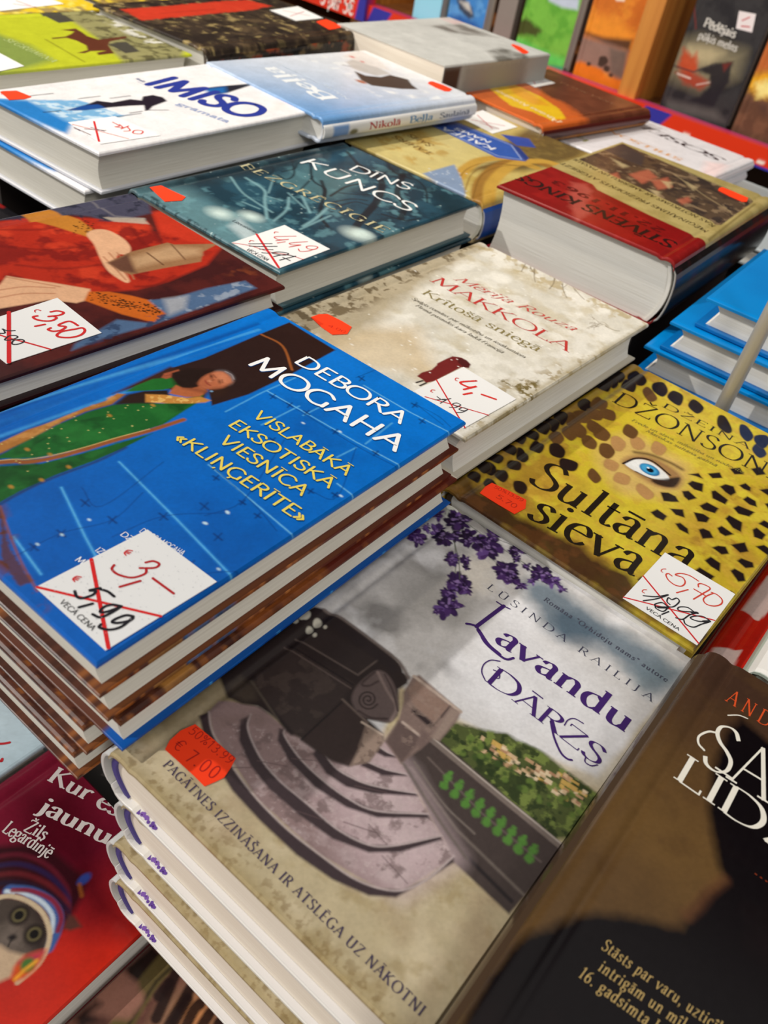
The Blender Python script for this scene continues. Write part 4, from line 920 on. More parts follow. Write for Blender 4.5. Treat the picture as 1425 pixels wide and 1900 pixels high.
def twig(p, a, L, w, n):
    q = (p[0]+math.cos(a)*L, p[1]+math.sin(a)*L); S.line(m(p, ((p[0]+q[0])/2+rs.uniform(-5, 5), (p[1]+q[1])/2+rs.uniform(-5, 5)), q), w, (122, 108, 84), .25, .75, True)
    if n:
        for k in range(2+(rs.random() < .4)): twig((p[0]+(q[0]-p[0])*rs.uniform(.5, 1), p[1]+(q[1]-p[1])*rs.uniform(.5, 1)), a+rs.uniform(-.8, .8), L*rs.uniform(.55, .8), max(.25, w*.7), n-1)
for p, a in (((760,190),-1.6),((800,210),-1.2),((850,235),-1.9),((720,160),-1.0),((900,240),-2.3),((1000,330),-2.8),((960,400),-.2)): twig(p, a, 42, .8, 3)
for k in range(70): S.blob(m((rs.uniform(200, 900), rs.uniform(150, 560)))[0], rs.uniform(.4, 1.3), (244, 243, 238), .4, .8, ry=.5)
r = (186, 56, 52)
S.text('Mērija Rouza', *m((524,182),(868,330)), 8.2, (190, 76, 68), thick=10, thin=3.5, slant=.3, ang=25)
S.text('MAKKOLA', *m((456,186),(852,390)), 11.8, r, thick=10, thin=3.6)
S.text('Krītošā sniegā', *m((432,222),(766,390)), 8.6, (134, 122, 78), thick=10, thin=3.6)
kw = dict(thick=11, thin=5, slant=.2)
S.text('Spilgts romāns par mīlestību un iesākumiem', *m((405,238),(728,408)), 3.2, (92, 86, 72), **kw)
S.text('Pirmā pasaules kara laikā Francijā', *m((415,258),(664,394)), 3.2, (92, 86, 72), **kw)
n4 = lambda *p: zm(740, 650, 5.9375, p)
S.poly(n4((200,285),(250,245),(360,215),(420,162),(420,145),(500,105),(590,65),(690,80),(745,110),(790,155),(770,195),(690,185),(390,340),(300,360),(260,320)), (112, 36, 36), .4)
S.poly(n4((650,75),(745,110),(790,155),(770,195),(700,175),(650,130)), (78, 28, 30), .6)
for p in ((580,105),(642,98),(655,178),(342,245)): S.blob(n4(p)[0], .6, (236, 226, 220), .2, ry=.45)
S.line(n4((195,355),(262,335)), 1.3, (44, 36, 34), .3); S.line(n4((235,390),(300,360)), 1.3, (44, 36, 34), .3)
b.finish((196, 196, 190))
b.stick('price_sticker', m((118,292),(140,284),(166,283),(205,302),(235,320),(222,340),(180,342),(148,320)), ORANGE, lambda sh: sh.text('4.00', *m((165,318),(215,338)), 2.6, (190, 40, 18), thick=8, serif=False), 'orange sticker')
def draw(sh):
    sh.pen([n4((288,520),(985,722))], .75, RED); sh.pen([n4((412,335),(725,860))], .85, RED)
    sh.pen([n4((850,345),(675,362),(770,415),(855,405),(715,440)), n4((800,478),(712,495)), n4((912,495),(1065,548))], 1.5, (212, 44, 38))
    sh.pen([n4((655,318),(628,315),(620,335),(640,345)), n4((395,448),(362,445),(350,462),(370,470))], .6, (205, 60, 54))
    sh.pen([n4((420,520),(480,555),(570,540)), n4((400,555),(520,550),(455,592)), n4((680,610),(640,590),(590,600),(640,628),(680,612),(620,640),(555,635)), n4((750,655),(700,640),(660,660),(720,675),(760,660),(700,690),(630,695))], .6, (52, 50, 54))
b.stick('price_label', n4((165,455),(712,190),(1290,542),(708,868)), CARD, draw, 'white price label, 7,99 crossed out and 4,- in red')
lift(-.29, .345, -.17, .51, .1751)

# ------------------------------------------------------------------ teal cover
b = Book('hardcover_book', 'dark teal hardcover with bare trees and white author name, price label 4,49', None, (-.4650, .3480), .0037, .2161, .1431, .2149, .0275, .6, (40, 76, 94), mat=GLOSS, paper='grey', bulge=.004, spine_col=lin((30, 52, 64)))
S = b.sheet; t1 = lambda *p: zm(0, 0, 1.979, p); t2 = lambda *p: zm(620, 0, 1.770, p); t3 = lambda *p: zm(400, 400, 5.9375, p)
S.noise((30, 56, 70), 20, 2, .42, .62, .9); S.noise((92, 138, 150), 12, 3, .55, .68, .7)
S.poly(t1((480,700),(640,660),(800,760),(1000,820),(1000,980),(800,900)), (120, 164, 172), 10, .55)
S.poly(t1((480,690),(700,640),(900,600),(1230,510),(1300,540),(1000,640),(640,690)), (26, 40, 48), 8, .85)
S.poly(t2((0,540),(20,520),(470,670),(400,740),(250,560)), (26, 46, 54), 8, .7)
kk = lambda *p: zm(400, 240, 3.5625, p); DK = (24, 34, 42); LT = (126, 168, 176)
S.poly(kk((400,330),(560,230),(760,260),(1000,300),(820,470),(640,430)), (82, 120, 128), 7, .7, rough=4)
for w_, c, seg in ((6, DK, ((950,240),(1090,330),(1075,460),(960,600),(900,690))), (5, DK, ((1240,300),(1200,420),(1250,500),(1225,590))), (3.5, DK, ((870,150),(960,250),(1040,320))), (3, DK, ((700,340),(720,420),(690,560),(740,640))), (2.2, DK, ((630,200),(640,330),(720,390),(720,440))), (1.8, DK, ((500,190),(520,290),(470,330),(410,300))), (1.6, DK, ((440,280),(520,260),(540,220))), (1.6, DK, ((560,400),(620,340),(640,310))),
                 (2.5, DK, ((760,440),(860,380),(960,360))), (1.4, DK, ((780,480),(900,460),(1000,470))), (1.4, DK, ((800,510),(920,480),(1010,500))), (1.3, DK, ((820,420),(930,430),(1020,430))), (2.0, DK, ((1100,160),(1180,280),(1300,330))), (1.6, DK, ((1280,300),(1380,380),(1400,480))), (2.0, DK, ((1100,560),(1240,600),(1350,590))), (1.5, DK, ((330,230),(380,260),(360,300))),
                 (1.6, LT, ((100,315),(170,410),(250,470),(375,548))), (2.2, LT, ((200,320),(320,400),(325,470),(340,590))), (1.3, LT, ((330,440),(440,470))), (1.8, LT, ((485,450),(470,530),(385,605))), (2.0, LT, ((570,440),(625,550))), (2.4, LT, ((750,510),(660,590),(580,640))), (1.4, LT, ((180,480),(290,525))), (1.2, LT, ((380,330),(350,420))), (1.6, LT, ((560,660),(760,570))), (1.2, LT, ((480,420),(590,520)))):
    S.line(kk(*seg), w_, c, .9, .85, True)
for x, y, r in ((30,555,8),(235,575,7),(935,692,9),(980,690,6),(560,20,3),(620,105,3)): S.blob(kk((x, y))[0], r, (208, 228, 224), r*.6, .95, ry=r*.75)
rs = random.Random(2)
for k in range(90): S.blob(t1((rs.uniform(600, 1700), rs.uniform(560, 950)))[0], rs.uniform(.3, .8), (190, 214, 214), .3, .7)
S.line(t1((470,692),(700,840),(860,940),(1020,1010)), 3.0, (206, 220, 220), 1.4, .75)
S.noise((30, 50, 58), 3, 12, .5, .6, .8, t1((470,700),(560,720),(1040,1010),(1000,1020)), soft=1)
S.poly(t1((840,830),(880,800),(960,880),(920,900)), (200, 214, 218), 3, .7)
kw = dict(thick=9, serif=False); W3 = (240, 243, 244); sh = ((.5, -.4), (20, 32, 40))
S.text('DĪNS', *kk((868,262),(1275,402)), 13.5, W3, sh, **kw)
S.text('KŪNCS', *kk((540,212),(1275,545)), 16, W3, sh, **kw)
S.text('BEZGRĒCĪGIE', *t1((876,608),(1408,855)), 9.5, (196, 190, 152), ((.4, -.4), (24, 38, 44)), thick=12, thin=4, track=14)
S.text('Literatūras', *t3((175,60),(440,195)), 3.0, (70, 84, 92), thick=11, thin=6)
b.finish((60, 80, 90))
b.stick('price_sticker', t1((550,690),(570,686),(592,683),(636,704),(682,725),(668,738),(605,742),(575,714)), ORANGE, None, 'plain orange sticker')
def draw(sh):
    sh.pen([t3((190,310),(380,340),(600,410),(800,440),(960,490))], .7, (206, 60, 60)); sh.pen([t3((450,212),(695,580))], 1.6, RED)
    r = (206, 60, 56)
    sh.pen([t3((885,235),(760,238),(650,243),(675,268),(730,275),(800,270)), t3((800,272),(665,285)), t3((765,297),(680,310)), t3((1010,295),(820,312),(850,332),(940,332),(810,355)), t3((1000,350),(1060,342),(1125,355),(1090,380),(1020,375),(1000,350)), t3((1090,378),(1010,400),(930,402),(912,375))], .8, r)
    sh.pen([t3((690,192),(655,188),(645,202)), t3((420,288),(385,284),(372,298))], .7, r)
    k = (40, 40, 46)
    sh.pen([t3((365,320),(620,318)), t3((372,345),(500,350),(675,348)), t3((485,378),(630,385)), t3((510,418),(600,425)), t3((620,420),(700,410),(800,425),(760,445),(680,435),(620,420)), t3((640,460),(760,440),(880,460)), t3((705,500),(880,455)), t3((740,470),(820,505))], .9, k)
    sh.text('VECĀ CENA', *t3((330,385),(562,508)), 3.2, BLACK, thick=12, serif=False)
b.stick('price_label', t3((175,305),(760,110),(1260,375),(690,590)), CARD, draw, 'white price label, 14,97 crossed out and 4,49 in red')
copy_book(b, 'lower copy under the dark teal cover with bare trees', None, .001, .001, .1886, -.004, ('price',))
lift(-.455, .37, -.335, .55, .1611)

# ------------------------------------------------------------------ red painted gown
b = Book('hardcover_book', 'hardcover with painted red gown and two pale hands, price label 3,50', None, (-.4476, .1171), -.0357, .2254, .1450, .2120, .0165, .5, (84, 34, 32), mat=GLOSS, paper='grey', bulge=.0015, spine_col=lin((60, 24, 24)), edge=(52, 24, 26), turn=(48, 26, 26))
S = b.sheet; r3 = lambda *p: zm(0, 340, 1.979, p)
S.noise((58, 26, 28), 20, 2, .45, .65, .8)
S.poly(r3((-500,300),(0,140),(100,118),(330,128),(540,140),(560,180),(600,230),(560,110),(640,130),(820,230),(760,300),(620,360),(500,392),(330,402),(0,425),(-500,500)), (176, 46, 30), 1.5)
S.noise((208, 66, 40), 16, 5, .5, .66, .7, r3((-500,300),(0,150),(540,150),(620,240),(500,380),(0,415),(-500,490)), soft=3); S.noise((120, 28, 26), 12, 6, .52, .66, .8, r3((-500,300),(0,150),(540,150),(800,240),(500,390),(0,420),(-500,490)), soft=3)
for a_, b_ in (((0,170),(320,140)), ((0,230),(330,230)), ((60,300),(370,300)), ((480,160),(560,240)), ((500,380),(640,340))): S.line(r3(a_, ((a_[0]+b_[0])/2, (a_[1]+b_[1])/2+14), b_), 1.8, (110, 26, 24), 1.4, .7, True)
S.poly(r3((560,105),(600,100),(700,150),(830,232),(700,215),(590,180)), (196, 56, 36), 2, .9)
S.poly(r3((-300,200),(0,118),(130,100),(330,58),(480,28),(545,60),(555,110),(470,130),(400,140),(330,122),(200,110),(0,135)), (72, 72, 92), 1.5)
S.noise((44, 46, 62), 7, 7, .5, .62, .9, r3((-300,200),(0,118),(480,28),(555,110),(400,140),(0,135)), soft=1.5); S.line(r3((340,70),(420,120),(530,130)), 1.6, (120, 116, 122), .8, .8)
S.poly(r3((380,125),(530,128),(545,150),(420,142)), (184, 172, 156), 1, .8, rough=.8)
S.poly(r3((70,112),(180,96),(290,132),(345,172),(318,196),(200,158),(110,135)), (190, 124, 48), 1)
for k in range(30): S.blob(r3((rs.uniform(270, 345), rs.uniform(130, 185)))[0], .6, (70, 40, 20), .3, .9)
SK = (220, 172, 136); SKD = (176, 118, 86)
S.poly(r3((318,188),(350,170),(400,174),(455,205),(480,238),(470,262),(435,262),(430,290),(470,345),(475,362),(455,362),(400,325),(370,280),(345,225)), SK, .8, 1, True)
for st in (((380,270),(430,320),(462,355)), ((400,255),(440,300),(470,340)), ((430,255),(465,300),(492,352))): S.line(r3(*st), 1.0, SKD, .5, .8, True)
S.poly(r3((395,292),(480,252),(615,218),(640,225),(800,222),(745,252),(738,288),(600,312),(480,336),(440,320)), (152, 112, 78), .7)
S.poly(r3((480,275),(620,232),(730,240),(735,262),(600,285),(500,310)), (196, 160, 122), 3, .8); S.line(r3((540,255),(600,300)), 1.0, (96, 62, 44), .5); S.line(r3((630,225),(680,280)), .9, (110, 76, 54), .5); S.poly(r3((395,292),(470,260),(500,330),(440,322)), (84, 50, 46), 1.5, .8)
S.poly(r3((-500,480),(0,372),(25,340),(60,346),(200,366),(330,388),(335,425),(280,440),(180,428),(120,440),(0,460),(-500,600)), SK, .8)
for st in (((0,392),(90,380),(200,384)), ((0,420),(90,405),(200,405)), ((25,345),(120,362),(220,380))): S.line(r3(*st), 1.0, SKD, .6, .8, True)
S.poly(r3((325,398),(400,398),(480,412),(590,440),(612,478),(570,514),(520,500),(450,482),(310,430)), (196, 98, 34), .8)
for k in range(150):
    t = rs.random(); S.blob(r3((330+t*260+rs.uniform(-8, 8), 412+t*60+rs.uniform(-18, 18)))[0], rs.uniform(.35, .7), (60, 36, 20), .25, .9)
S.poly(r3((545,430),(640,420),(760,385),(900,358),(942,385),(800,435),(700,470),(560,520),(380,570),(262,615),(275,590),(430,500),(560,515),(610,480)), (78, 104, 140), 1)
S.noise((150, 162, 180), 6, 9, .5, .62, .8, r3((545,430),(900,358),(942,385),(700,470),(560,520),(600,470)), soft=1); S.noise((44, 60, 92), 5, 10, .52, .62, .8, r3((262,615),(430,500),(700,470),(942,385),(800,440),(560,525)), soft=1)
S.poly(r3((600,425),(690,412),(680,460),(620,485)), (170, 172, 178), 2, .8)
S.noise((140, 70, 40), 14, 11, .55, .66, .6, r3((740,300),(900,310),(1030,370),(900,350)), soft=5)
b.finish((90, 40, 40))
r7 = lambda *p: zm(0, 540, 6.477, p)
def draw(sh):
    sh.pen([r7((108,262),(110,868))], 1.9, RED); sh.pen([r7((-100,505),(120,580),(300,625),(610,712))], 1.0, RED)
    c = (206, 36, 38)
    sh.pen([r7((610,262),(690,250),(765,270),(720,300),(585,318)), r7((640,312),(680,335),(620,368),(520,370),(430,350),(400,322),(450,310)), r7((540,412),(425,435)),
            r7((935,425),(880,390),(820,375),(720,410),(715,430),(790,440),(740,480),(640,495),(580,475),(610,455)), r7((900,470),(990,455),(1020,490),(970,540),(850,570),(720,565),(685,540),(740,500),(850,478),(900,470))], 1.35, c)
    sh.pen([r7((490,248),(450,235),(418,248),(425,265))], .6, c)
    sh.pen([r7((30,470),(100,490),(180,487)), r7((0,520),(60,515),(40,470)), r7((120,550),(80,575),(60,600),(130,600),(210,570),(190,548),(120,550)), r7((220,595),(160,610),(150,650),(220,650),(290,620),(270,595),(220,595))], .75, (40, 38, 44))
b.stick('price_label', r7((-450,462),(690,90),(1222,510),(78,882)), CARD, draw, 'white price label, 7,00 crossed out and 3,50 in red')
lift(-.43, .14, -.32, .30, .2089)
# ------------------------------------------------------------------ red and gold thick book, seen upside down
b = Book('hardcover_book', 'thick upside-down hardcover with red and gold cover and black spine', None, (-.1689, .8022), 3.1607, .2302, .1516, .2225, .053, .7, (176, 160, 104), paper='white', bulge=.006, sq=.004, mat=GLOSS, edge=None, turn=(120, 24, 24))
S = b.sheet; g5 = lambda *p: zm(1000, 180, 3.353, p); g2 = lambda *p: zm(620, 0, 1.770, p)
S.noise((156, 140, 84), 14, 2, .45, .65, .7)
S.poly([(930,320),(1016,306),(1100,342),(1108,352),(1200,397),(1310,447),(1350,470),(1253,510),(900,340)], (130, 18, 20), .5)
S.noise((150, 26, 25), 20, 3, .45, .62, .7, [(930,330),(1016,306),(1310,447),(1253,500)], soft=1)
S.poly(g5((200,530),(290,540),(330,590),(300,650),(330,720),(240,760),(200,700),(190,620)), (176, 84, 74), 3, .7, rough=3, rs=6)
ph = g5((250,388),(522,290),(1338,642),(1130,798))
S.poly(ph, (84, 68, 54), .5); S.noise((54, 46, 44), 9, 4, .45, .62, .9, ph, soft=.5); S.noise((140, 118, 92), 7, 5, .56, .68, .8, ph, soft=.5)
S.poly(g5((405,330),(520,292),(660,370),(640,430),(560,400)), (56, 54, 58), 1.5, .9)
for p in (((560,480),(680,450),(740,500),(640,540)), ((700,520),(800,500),(830,560),(740,580)), ((860,640),(930,620),(950,650),(890,670)), ((440,480),(490,470),(500,510))): S.poly(g5(*p), (176, 96, 74), 2, .85, rough=1)
for p in (((760,520),(830,530),(810,570)), ((680,570),(760,590),(740,620)), ((900,520),(980,560),(960,580)), ((450,380),(560,430),(520,440))): S.poly(g5(*p), (190, 172, 130), 2, .8, rough=1)
S.line(g5((840,480),(1040,620),(1220,730)), 1.6, (160, 140, 104), .8, .8); S.line(g5((545,300),(1320,640)), .7, (196, 180, 124), .4)
S.line(g5((1345,665),(1060,880)), 1.4, (120, 104, 58), .8); S.line(g5((40,420),(500,272)), 1.2, (150, 134, 80), .8)
T = (40, 20, 20)
S.text('STĪVENS KINGS', *g5((868,912),(-108,480)), 15, T, thick=17, thin=9)
S.text('22.11.1963', *g5((795,832),(110,520)), 9, (92, 16, 18), thick=20, thin=10, track=12)
kw = dict(thick=13, thin=8, track=4); T2 = (66, 52, 30)
S.text('MĒĢINĀJUMS PREZIDENTS ATGRIEZT', *g5((1062,832),(150,408)), 5.6, T2, **kw)
S.text('KAS NOTIKUMS AR AMERIKU UN PASAULI', *g5((1105,796),(210,376)), 5.6, T2, **kw)
sp = Sheet(222.5, 53, 1.6, lambda *p: (0, 0), (30, 30, 34)); sp.noise((70, 12, 18), 18, 5, .52, .66, .9, None); sp.noise((16, 16, 18), 26, 6, .45, .6, .9)
sp.poly([(200,0),(222.5,0),(222.5,53),(200,53)], (30, 30, 34), .5, mm=True)
b.spine_sheet = lambda: sp
b.finish((226, 224, 218))
b.stick('price_sticker', g5((1113,582),(1122,568),(1140,564),(1220,596),(1300,630),(1292,654),(1264,654),(1190,622)), ORANGE, None, 'plain orange sticker')
lift(-.30, .60, -.18, .80, .2302-.053)

# ------------------------------------------------------------------ ski cover with white ground, two of them
b = Book('hardcover_book', 'white hardcover with blue capital letters and a dark leaning figure, topmost of two', 'white figure hardcovers in one pile', (-.6127, .3323), .0360, .2349, .1333, .2275, .0285, .7, (232, 232, 236), paper='grey', bulge=.002, sq=.003, spine_col=lin((222, 222, 226)))
S = b.sheet; o7 = lambda *p: zm(0, 120, 3.5625, p); o1 = lambda *p: zm(0, 0, 3.5625, p); o2 = lambda *p: zm(300, 0, 3.5625, p)
S.poly(o7((-260,140),(0,222),(200,232),(520,236),(620,262),(800,330),(860,330),(700,368),(480,388),(455,420),(440,450),(400,440),(240,370),(0,268),(-300,160)), (120, 176, 220), 1.5, rough=1.5)
S.poly(o7((-260,150),(0,228),(190,240),(300,300),(430,370),(470,385),(440,455),(240,372),(0,270),(-300,170)), (36, 124, 200), 3)
S.noise((206, 226, 240), 6, 4, .5, .62, .8, o7((190,240),(620,262),(800,330),(700,368),(480,388),(300,290)), soft=2)
S.poly(o7((440,302),(560,268),(640,238),(740,250),(860,228),(935,236),(945,210),(1010,200),(1075,215),(1105,240),(1010,275),(985,300),(960,306),(952,268),(850,272),(700,285),(560,300)), (34, 26, 40), .8)
S.poly(o7((440,302),(560,268),(650,262),(700,285),(560,300)), (24, 74, 150), 1.2)
for a_, b_ in (((200,206),(350,190)), ((520,225),(660,208)), ((730,222),(860,206)), ((770,345),(930,322)), ((860,320),(940,308)), ((290,315),(400,305)), ((960,300),(1110,300))): S.line(o7(a_, b_), 1.3, (40, 40, 52), .6, .9)
S.poly(o2((280,582),(380,570),(640,548),(440,612),(350,626)), (34, 34, 44), 1); S.poly(o2((260,590),(420,572),(430,612),(340,628)), (30, 110, 190), 3, .8)
S.text('IMISO', *o1((945,548),(1640,785)), o1((965,543),(1190,515)), (42, 58, 150), thick=20, serif=False)
S.text('Haralds', *o1((890,520),(945,545)), 4, (90, 100, 150), thick=12, serif=False)
S.text('grāmata', *o1((1162,690),(1500,812)), 7, (150, 166, 206), thick=13, serif=False)
S.line(o1((910,540),(1000,580)), .5, (120, 130, 170), .3)
S.poly(o2((720,740),(800,600),(870,620),(860,700)), (250, 222, 220), 4, .7)  # pinkish patch of light painted into the cover colour
def draw(sh):
    sh.pen([o7((622,380),(655,512))], 1.5, RED); sh.pen([o7((480,400),(640,440),(850,495))], .8, (206, 90, 90))
    sh.pen([o7((745,385),(790,410),(760,415),(810,420),(790,400)), o7((840,415),(860,440),(820,445)), o7((850,410),(800,430)), o7((930,440),(890,440),(880,458),(930,462),(945,448),(930,440))], 1.1, (206, 70, 70))
    sh.pen([o7((490,420),(600,470)), o7((560,430),(700,440)), o7((600,420),(690,445))], .9, (120, 90, 100))
b.finish((230, 230, 230))
b.stick('price_sticker', o7((0,183),(20,178),(110,175),(160,195),(208,215),(160,230),(60,236),(36,212)), ORANGE, None, 'plain orange sticker')
b.stick('price_label', o7((450,385),(760,345),(1060,470),(665,528)), (236, 236, 238), draw, 'white price label, red cross and 8,50')
copy_book(b, 'lower white hardcover with a blue strip, under the leaning figure book', None, -.012, -.002, .2349-.0287, -.02, ('price',))
lift(-.60, .37, -.50, .54, .2349-.0287-.0285)

# ------------------------------------------------------------------ sky blue upside-down cover
b = Book('hardcover_book', 'sky blue to white upside-down hardcover with a wide grey hat', None, (-.4507, .7394), 3.0717, .2367, .1515, .2010, .021, .8, (104, 152, 206), bulge=.003, mat=GLOSS, paper='white')
S = b.sheet; c2_ = lambda *p: zm(300, 0, 3.5625, p); c3 = lambda *p: zm(600, 0, 3.5625, p)
S.grad((560, 190), (760, 120), (236, 238, 242), 0, 1); S.grad((800, 215), (640, 110), (236, 238, 242), .0, .55)
S.noise((236, 240, 244), 12, 3, .52, .68, .8, c2_((880,380),(1340,310),(2000,640),(1500,680),(1200,480)), soft=4)
S.poly(c3((150,410),(200,390),(330,430),(450,490),(350,500),(240,470),(190,450)), (190, 188, 186), 2, .9); S.poly(c3((130,370),(230,330),(360,390),(450,470),(300,430)), (226, 222, 220), 2, .9)
S.poly(c3((205,470),(280,500),(380,510),(440,495),(560,525),(585,560),(625,590),(520,588),(400,575),(320,565),(250,530)), (66, 62, 60), 1.2)
S.blob(c3((250,540))[0], 6, (176, 110, 84), 1.5, ry=3.5); S.blob(c3((190,376))[0], 3.5, (206, 84, 84), 1, ry=2); S.blob(c3((258,408))[0], 2.5, (206, 84, 84), 1, ry=1.6); S.line(c3((130,430),(180,440)), 1.5, (120, 120, 124), 1)
S.text('Beļļa', *c2_((1175,655),(735,440)), c2_((740,448),(645,462)), (236, 242, 248), thick=17, thin=9)
S.text('Nikolā', *c2_((1250,660),(1080,560)), 3.4, (214, 228, 242), thick=12, thin=6); S.text('Saulains romāns', *c2_((1060,560),(800,432)), 4, (214, 228, 242), thick=12, thin=6)
sp = Sheet(201, 21, .8, lambda *p: (0, 0), (226, 228, 230))
sp.poly([(10,2),(28,2),(28,19),(10,19)], (120, 156, 206), 1.5, mm=True); sp.blob((34,6), 5, (110, 110, 90), 1.5, mm=True)
sp.text_mm('Nikolā', (52, 6), (92, 6), 11, (176, 76, 84), thick=16, thin=7); sp.text_mm('Beļļa', (104, 6), (136, 6), 11, (110, 150, 196), thick=16, thin=7); sp.text_mm('Saulainā', (146, 6), (190, 6), 9, (110, 120, 140), thick=16, thin=7)
b.spine_sheet = lambda: sp
b.finish((230, 230, 230))
b.stick('price_sticker', c3((690,552),(700,542),(722,540),(790,564),(852,592),(832,606),(800,604),(740,580)), ORANGE, None, 'plain orange sticker')
lift(-.60, .58, -.49, .72, .2367-.021)

# ------------------------------------------------------------------ signpost cover
b = Book('hardcover_book', 'yellow upside-down hardcover with blue arrow signs and tiled arches', None, (-.324, .798), 3.125, .2105, .1500, .215, .036, .8, (190, 172, 104), bulge=.005, spine_col=lin((26, 66, 140)), paper='white')
S = b.sheet; k2 = lambda *p: zm(620, 0, 1.770, p); c3 = lambda *p: zm(600, 0, 3.5625, p)
S.noise((176, 150, 76), 16, 2, .45, .66, .8)
S.poly(k2((420,560),(640,560),(800,520),(1000,400),(700,380),(600,440)), (96, 78, 44), 6, .95); S.noise((130, 110, 60), 8, 3, .5, .66, .7, k2((560,560),(800,520),(900,420),(640,440)), soft=4)
S.poly(k2((60,450),(260,410),(330,410),(560,520),(430,560),(290,580),(200,550)), (200, 186, 124), 3, .9); S.noise((176, 140, 60), 9, 6, .5, .62, .7, k2((100,440),(260,410),(400,500),(260,540)), soft=4)
for rx, c in (((420,640,130), (186, 146, 62)), ((500,650,100), (150, 108, 46)), ((540,650,80), (190, 150, 64))):
    x, y_, r = rx; S.line(k2((x-30,y_+20),(x-20,y_-50),(x+50,y_-110),(x+150,y_-120),(x+240,y_-90)), 11, c, 1.5, .95, True)
for o_ in (0, 26, 54): S.line(k2((400+o_,620+o_*.6),(430+o_,560+o_*.3),(500+o_,535+o_*.2),(600+o_,545)), 1.0, (116, 84, 36), .6, .8, True)
S.poly(k2((290,570),(395,540),(420,590),(432,640),(470,672)), (126, 146, 176), 1.2); 
for i in range(40): S.blob(k2((rs.uniform(310, 440), rs.uniform(552, 655)))[0], .9, (196, 206, 216), .4, .8)
S.poly(k2((318,412),(385,394),(480,432),(585,474),(628,530),(535,518)), (46, 88, 172), .5); S.line(k2((326,412),(385,398),(582,477),(616,524),(538,512),(326,412)), .8, (206, 214, 226), .4, .8)
S.poly(k2((545,440),(640,455),(662,485),(600,478)), (44, 74, 160), .8); S.poly(k2((585,474),(628,530),(640,520),(610,486)), (34, 60, 130), .8)
S.text('KALIFA', *c3((1150,985),(800,840)), 8.6, (226, 230, 236), thick=15, serif=False); S.text('NAMS', *c3((1120,940),(885,845)), 7.4, (226, 230, 236), thick=15, serif=False)
S.text('TAHIRS', *k2((330,505),(205,447)), 7.5, (124, 92, 40), thick=15, thin=8); S.text('ŠAHS', *k2((330,478),(255,442)), 7.5, (124, 92, 40), thick=15, thin=8)
for i in range(4): S.line(k2((100+i*8,470+i*9),(250+i*8,535+i*9)), .5, (150, 132, 80), .4, .7)
b.finish((210, 210, 200))
b.stick('price_label', k2((412,386),(488,363),(602,418),(520,440)), CARD, lambda sh: sh.pen([k2((450,395),(560,415)), k2((480,405),(540,425)), k2((470,380),(520,425))], 1.2, (190, 90, 96)), 'white price label with faint red writing')
lift(-.46, .60, -.34, .78, .2105-.036)

# ------------------------------------------------------------------ orange and brown cover
b = Book('hardcover_book', 'orange and brown upside-down hardcover with a yellow patch, below the paper shelf strip', None, (-.378, .998), 3.03, .219, .1500, .2050, .018, .9, (96, 50, 34), bulge=.002, spine_col=lin((84, 30, 26)), paper='cream', mat=GLOSS)
S = b.sheet; q4 = lambda *p: zm(1000, 0, 3.353, p)
S.noise((116, 64, 44), 14, 2, .45, .65, .7)
S.poly(c3((780,545),(1000,490),(1250,500),(1425,590),(1640,760),(1560,840),(1425,800)), (206, 104, 40), 5, 1, rough=3)
S.poly(q4((-500,560),(-250,500),(-60,560),(160,640),(300,740),(240,800),(90,845)), (204, 98, 40), 6, .95, rough=3)
S.poly(c3((1045,540),(1080,525),(1180,530),(1300,575),(1440,640),(1560,720),(1600,780),(1500,790),(1380,740),(1240,700),(1140,620)), (232, 190, 30), 1.5, 1, rough=1.5)
S.poly(c3((1200,545),(1330,590),(1440,660),(1500,700),(1380,690),(1260,620)), (226, 150, 40), 4, .7, rough=2)
S.text('Dāvana Kristīnei', *q4((150,760),(-260,560)), 8, (246, 226, 190), thick=15, thin=8)
S.text('ANNA MALTA', *q4((480,650),(140,510)), 6, (150, 112, 84), thick=10, thin=6, track=24)
b.finish((220, 200, 180))
b.stick('price_label', k2((573,246),(632,234),(726,274),(660,288)), CARD, lambda sh: sh.pen([k2((600,248),(690,272)), k2((620,262),(680,258)), k2((640,246),(660,278))], 1.2, (196, 110, 116)), 'white price label with faint red writing')
lift(-.52, .81, -.41, .98, .201)

# ------------------------------------------------------------------ white cover with big black letters, two of them
b = Book('hardcover_book', 'white upside-down hardcover with big black letters, top of two beside the price rail', 'white lettered hardcovers behind the red and gold book', (-.2545, 1.028), 3.12, .2, .1450, .1900, .012, .9, (226, 224, 230), bulge=.001, paper='white', sq=.001)
S = b.sheet; q5 = lambda *p: zm(1000, 180, 3.353, p)
S.text('SOSEJA', *q5((1175,395),(575,140)), 16, (48, 26, 34), thick=15, thin=5, slant=.15)
S.text('PASAULE', *q5((1290,360),(640,110)), 9, (206, 70, 60), thick=16, thin=6)
S.text('STILLSON', *q5((900,390),(440,205)), 9, (222, 160, 90), thick=16, thin=7); S.text('la', *q5((320,275),(230,238)), 9, (150, 150, 90), thick=15, thin=6)
S.poly(q5((1040,400),(1180,420),(1110,500),(1010,470)), (246, 216, 216), 5, .7)
b.finish((230, 230, 230))
copy_book(b, 'lower copy under the white cover with big black letters', None, -.002, -.002, .2-.0125, -.01)
lift(-.365, .87, -.295, 1.02, .2-.0125-.012)
b = Book('hardcover_book', 'grey-blue hardcover with orange lettering behind the red and gold book', None, (-.145, 1.075), 3.12, .165, .140, .205, .02, 1.5, (168, 178, 184), paper='white')
S = b.sheet; S.text('ROMĀNS', *q5((1420,640),(1130,520)), 8, (214, 150, 116), thick=15, thin=7); S.blob(q5((1400,470))[0], 9, (150, 92, 60), 4, ry=6)
